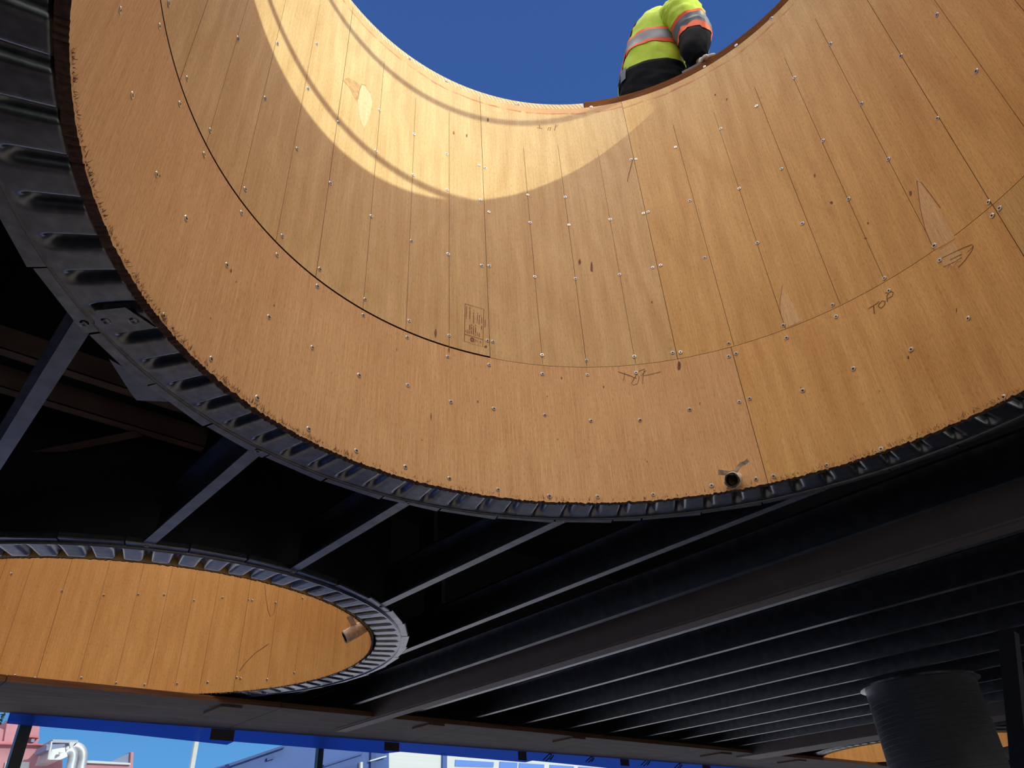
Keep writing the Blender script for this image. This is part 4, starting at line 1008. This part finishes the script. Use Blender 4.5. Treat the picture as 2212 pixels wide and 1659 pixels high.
bm = bmesh.new(); tube(bm, [Vector((tp_.x, 40, -.05)), Vector((tp_.x, 40, tp_.z))], [.15, .05], 8); rel(link('trunk', bm, ductd), tr)
# ------------------------------------------------------------------ light
sun_d = bpy.data.lights.new('sun', 'SUN'); sun = bpy.data.objects.new('sun', sun_d); col.objects.link(sun)
sd3 = Vector((sd.x*math.cos(Rz(SUN_EL)), sd.y*math.cos(Rz(SUN_EL)), math.sin(Rz(SUN_EL))))
sun.rotation_euler = (-sd3).to_track_quat('-Z', 'Y').to_euler(); sun.location = (0, 0, 30)
SUN = 2.95
sun_d.energy = SUN; sun_d.color = (.98, 1.03, .83); sun_d.angle = .0093
wd = bpy.data.worlds.new('sky'); scn.world = wd; wd.use_nodes = True
nt = wd.node_tree; N = nt.nodes; L = nt.links; bg = N['Background']
tc = N.new('ShaderNodeTexCoord'); nv = N.new('ShaderNodeVectorMath'); nv.operation = 'NORMALIZE'; L.new(tc.outputs['Generated'], nv.inputs[0])
sp = N.new('ShaderNodeSeparateXYZ'); L.new(nv.outputs[0], sp.inputs[0])
cr = N.new('ShaderNodeValToRGB'); L.new(sp.outputs[2], cr.inputs[0])
e = cr.color_ramp.elements
e[0].position = 0.; e[0].color = (.20, .42, .72, 1); e[1].position = 1.; e[1].color = (.035, .095, .32, 1)
for p_, c_ in ((.12, (.115, .37, .74)), (.35, (.07, .20, .50)), (.65, (.045, .122, .37))):
    x = cr.color_ramp.elements.new(p_); x.color = (*c_, 1)
dt = N.new('ShaderNodeVectorMath'); dt.operation = 'DOT_PRODUCT'; L.new(nv.outputs[0], dt.inputs[0]); hz = dirz(160)*math.cos(Rz(14)); dt.inputs[1].default_value = (hz.x, hz.y, math.sin(Rz(14)))   # added brightness in the unseen sky behind the viewer, lifts shaded walls
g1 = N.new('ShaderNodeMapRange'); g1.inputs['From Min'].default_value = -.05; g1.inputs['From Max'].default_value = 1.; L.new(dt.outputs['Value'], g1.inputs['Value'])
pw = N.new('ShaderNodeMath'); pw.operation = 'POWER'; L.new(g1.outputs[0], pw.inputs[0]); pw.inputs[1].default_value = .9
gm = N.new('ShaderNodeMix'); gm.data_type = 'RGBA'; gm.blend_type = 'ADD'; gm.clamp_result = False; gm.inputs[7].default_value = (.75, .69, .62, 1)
L.new(pw.outputs[0], gm.inputs[0]); L.new(cr.outputs[0], gm.inputs[6]); # added bright patch of unseen sky near the zenith, fills the shaft walls
d2_ = N.new('ShaderNodeVectorMath'); d2_.operation = 'DOT_PRODUCT'; L.new(nv.outputs[0], d2_.inputs[0]); hz = dirz(160)*math.cos(Rz(79)); d2_.inputs[1].default_value = (hz.x, hz.y, math.sin(Rz(79)))
g2 = N.new('ShaderNodeMapRange'); g2.interpolation_type = 'SMOOTHSTEP'; g2.inputs['From Min'].default_value = .82; g2.inputs['From Max'].default_value = .95; L.new(d2_.outputs['Value'], g2.inputs['Value'])
gm2 = N.new('ShaderNodeMix'); gm2.data_type = 'RGBA'; gm2.blend_type = 'ADD'; gm2.clamp_result = False; gm2.inputs[7].default_value = (5.6, 4.95, 4.35, 1)
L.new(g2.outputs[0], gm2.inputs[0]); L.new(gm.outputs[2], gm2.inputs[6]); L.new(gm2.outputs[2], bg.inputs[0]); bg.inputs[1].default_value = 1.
# ------------------------------------------------------------------ render settings that belong to the look
vs = scn.view_settings; vs.view_transform = 'Standard'; vs.look = 'None'; vs.exposure = 0.; vs.gamma = 1.; vs.use_curve_mapping = False
scn.cycles.max_bounces = 14; scn.cycles.diffuse_bounces = 10; scn.cycles.glossy_bounces = 6; scn.cycles.transparent_max_bounces = 12
scn.cycles.sample_clamp_indirect = 0
scn.cycles.use_denoising = True
